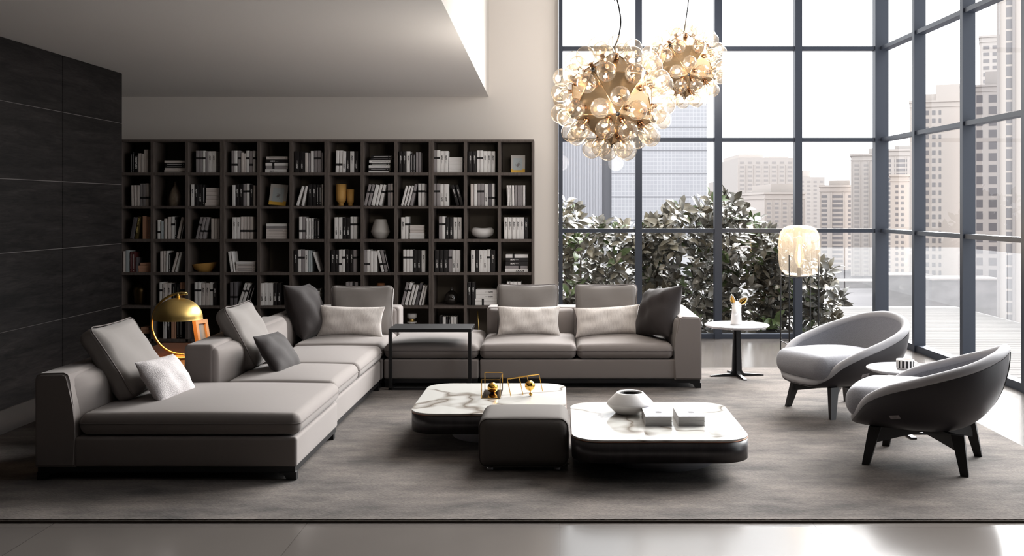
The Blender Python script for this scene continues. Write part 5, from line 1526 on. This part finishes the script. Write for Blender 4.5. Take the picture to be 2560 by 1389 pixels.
# insect pictures
def insect_frame(label, row, g, x0, x1, top, lean, bugs):
    p0, sc = px_of(g, x0); p1, _ = px_of(g, x1); Y = YS + .10; K = Y / F
    wd = (p1 - p0) * K; h = (BOT[row] - top) / sc * K
    t = thing('picture', label, 'picture', (gx((p0 + p1) / 2, Y), Y, ZSH[row - 1]), group='insect pictures in the bookcases')
    M_ = Matrix.Rotation(R(-9), 4, 'X') @ Matrix.Shear('XZ', 4, (lean, 0)) if False else Matrix.Rotation(R(-9), 4, 'X') @ Matrix.Rotation(R(lean), 4, 'Y')
    t.location.z += abs(math.sin(R(lean))) * wd / 2
    bm = B(); box(bm, -wd / 2, wd / 2, 0, .025, 0, h, mtx=M_); obj('frame', bm, grey_ceramic, t)
    bm = B(); box(bm, -wd / 2, wd / 2, -.001, .0, 0, h * .20, mtx=M_); obj('yellow_band', bm, yellow_paper, t)
    bm = B(); box(bm, -wd / 2 * .66, wd / 2 * .62, -.002, .0, h * .16, h * .83, mtx=M_); obj('sheet', bm, paper_blue, t)
    bm = B(); cz = h * .44
    lathe(bm, [(0, -.022), (.010, -.016), (.013, 0), (.009, .014), (.006, .02), (0, .024)], 12)
    for v in bm.verts: v.co.y *= .08
    for a in (35, 70, 110, 145, 215, 250, 290, 325, 15, -15):
        d = Vector((math.sin(R(a)), 0, math.cos(R(a)))); bar(bm, d * .008, d * (.034 if abs(a) != 15 else .045), .0022, .0012, up=(0, 1, 0))
    bmesh.ops.transform(bm, matrix=M_ @ Matrix.Translation((0, -.003, cz)) @ Matrix.Rotation(R(38), 4, 'Y'), verts=bm.verts)
    obj('insect_print', bm, ink_grey, t)
insect_frame('tilted white picture with an insect and a yellow foot, second row', 2, 'B', 935, 1268, 895, 4.5, 0)
insect_frame('upright white picture with an insect and yellow foot, top right corner', 1, 'D', 1600, 1872, 318, 0, 0)
# small white lamp and brass stick in the bottom row
pc, sc = px_of('G', 258); q = KO / sc
t = thing('candle_holder', 'white drum shaped candle holder on a brass neck behind the black table', 'candle holder', (gx(pc, YO), YO, ZSH[5]))
bm = B(); lathe(bm, [(0, 0), (70, 0), (70, 110), (40, 112), (40, 186), (62, 188), (62, 200), (0, 200)], 36); bmesh.ops.scale(bm, vec=(q, q, q), verts=bm.verts); obj('base', bm, white_ceramic, t, True)
bm = B(); lathe(bm, [(0, 200), (32, 200), (30, 240), (0, 240)], 28); bmesh.ops.scale(bm, vec=(q, q, q), verts=bm.verts); obj('neck', bm, brass, t, True)
bm = B(); lathe(bm, [(0, 240), (40, 240), (62, 256), (62, 305), (56, 305), (54, 256), (0, 250)], 36); bmesh.ops.scale(bm, vec=(q, q, q), verts=bm.verts); obj('cup', bm, white_ceramic, t, True)
pc, sc = px_of('G', 1108)
t = thing('brass_stick', 'slim brass stick standing in the bottom row beside the sofa back', 'ornament', (gx(pc, YO), YO, ZSH[5]))
bm = B(); tube(bm, [(.012, 0, .008), (.006, 0, .10), (-.006, 0, 340 / sc * KO)], [.011, .008, .006], 12); obj('stem', bm, brass, t, True)
bm = B(); lathe(bm, [(0, 0), (.04, 0), (.04, .008), (0, .012)], 28); obj('foot', bm, brass, t, True, loc=(.012, 0, 0))
print('books', NBOOK[0])
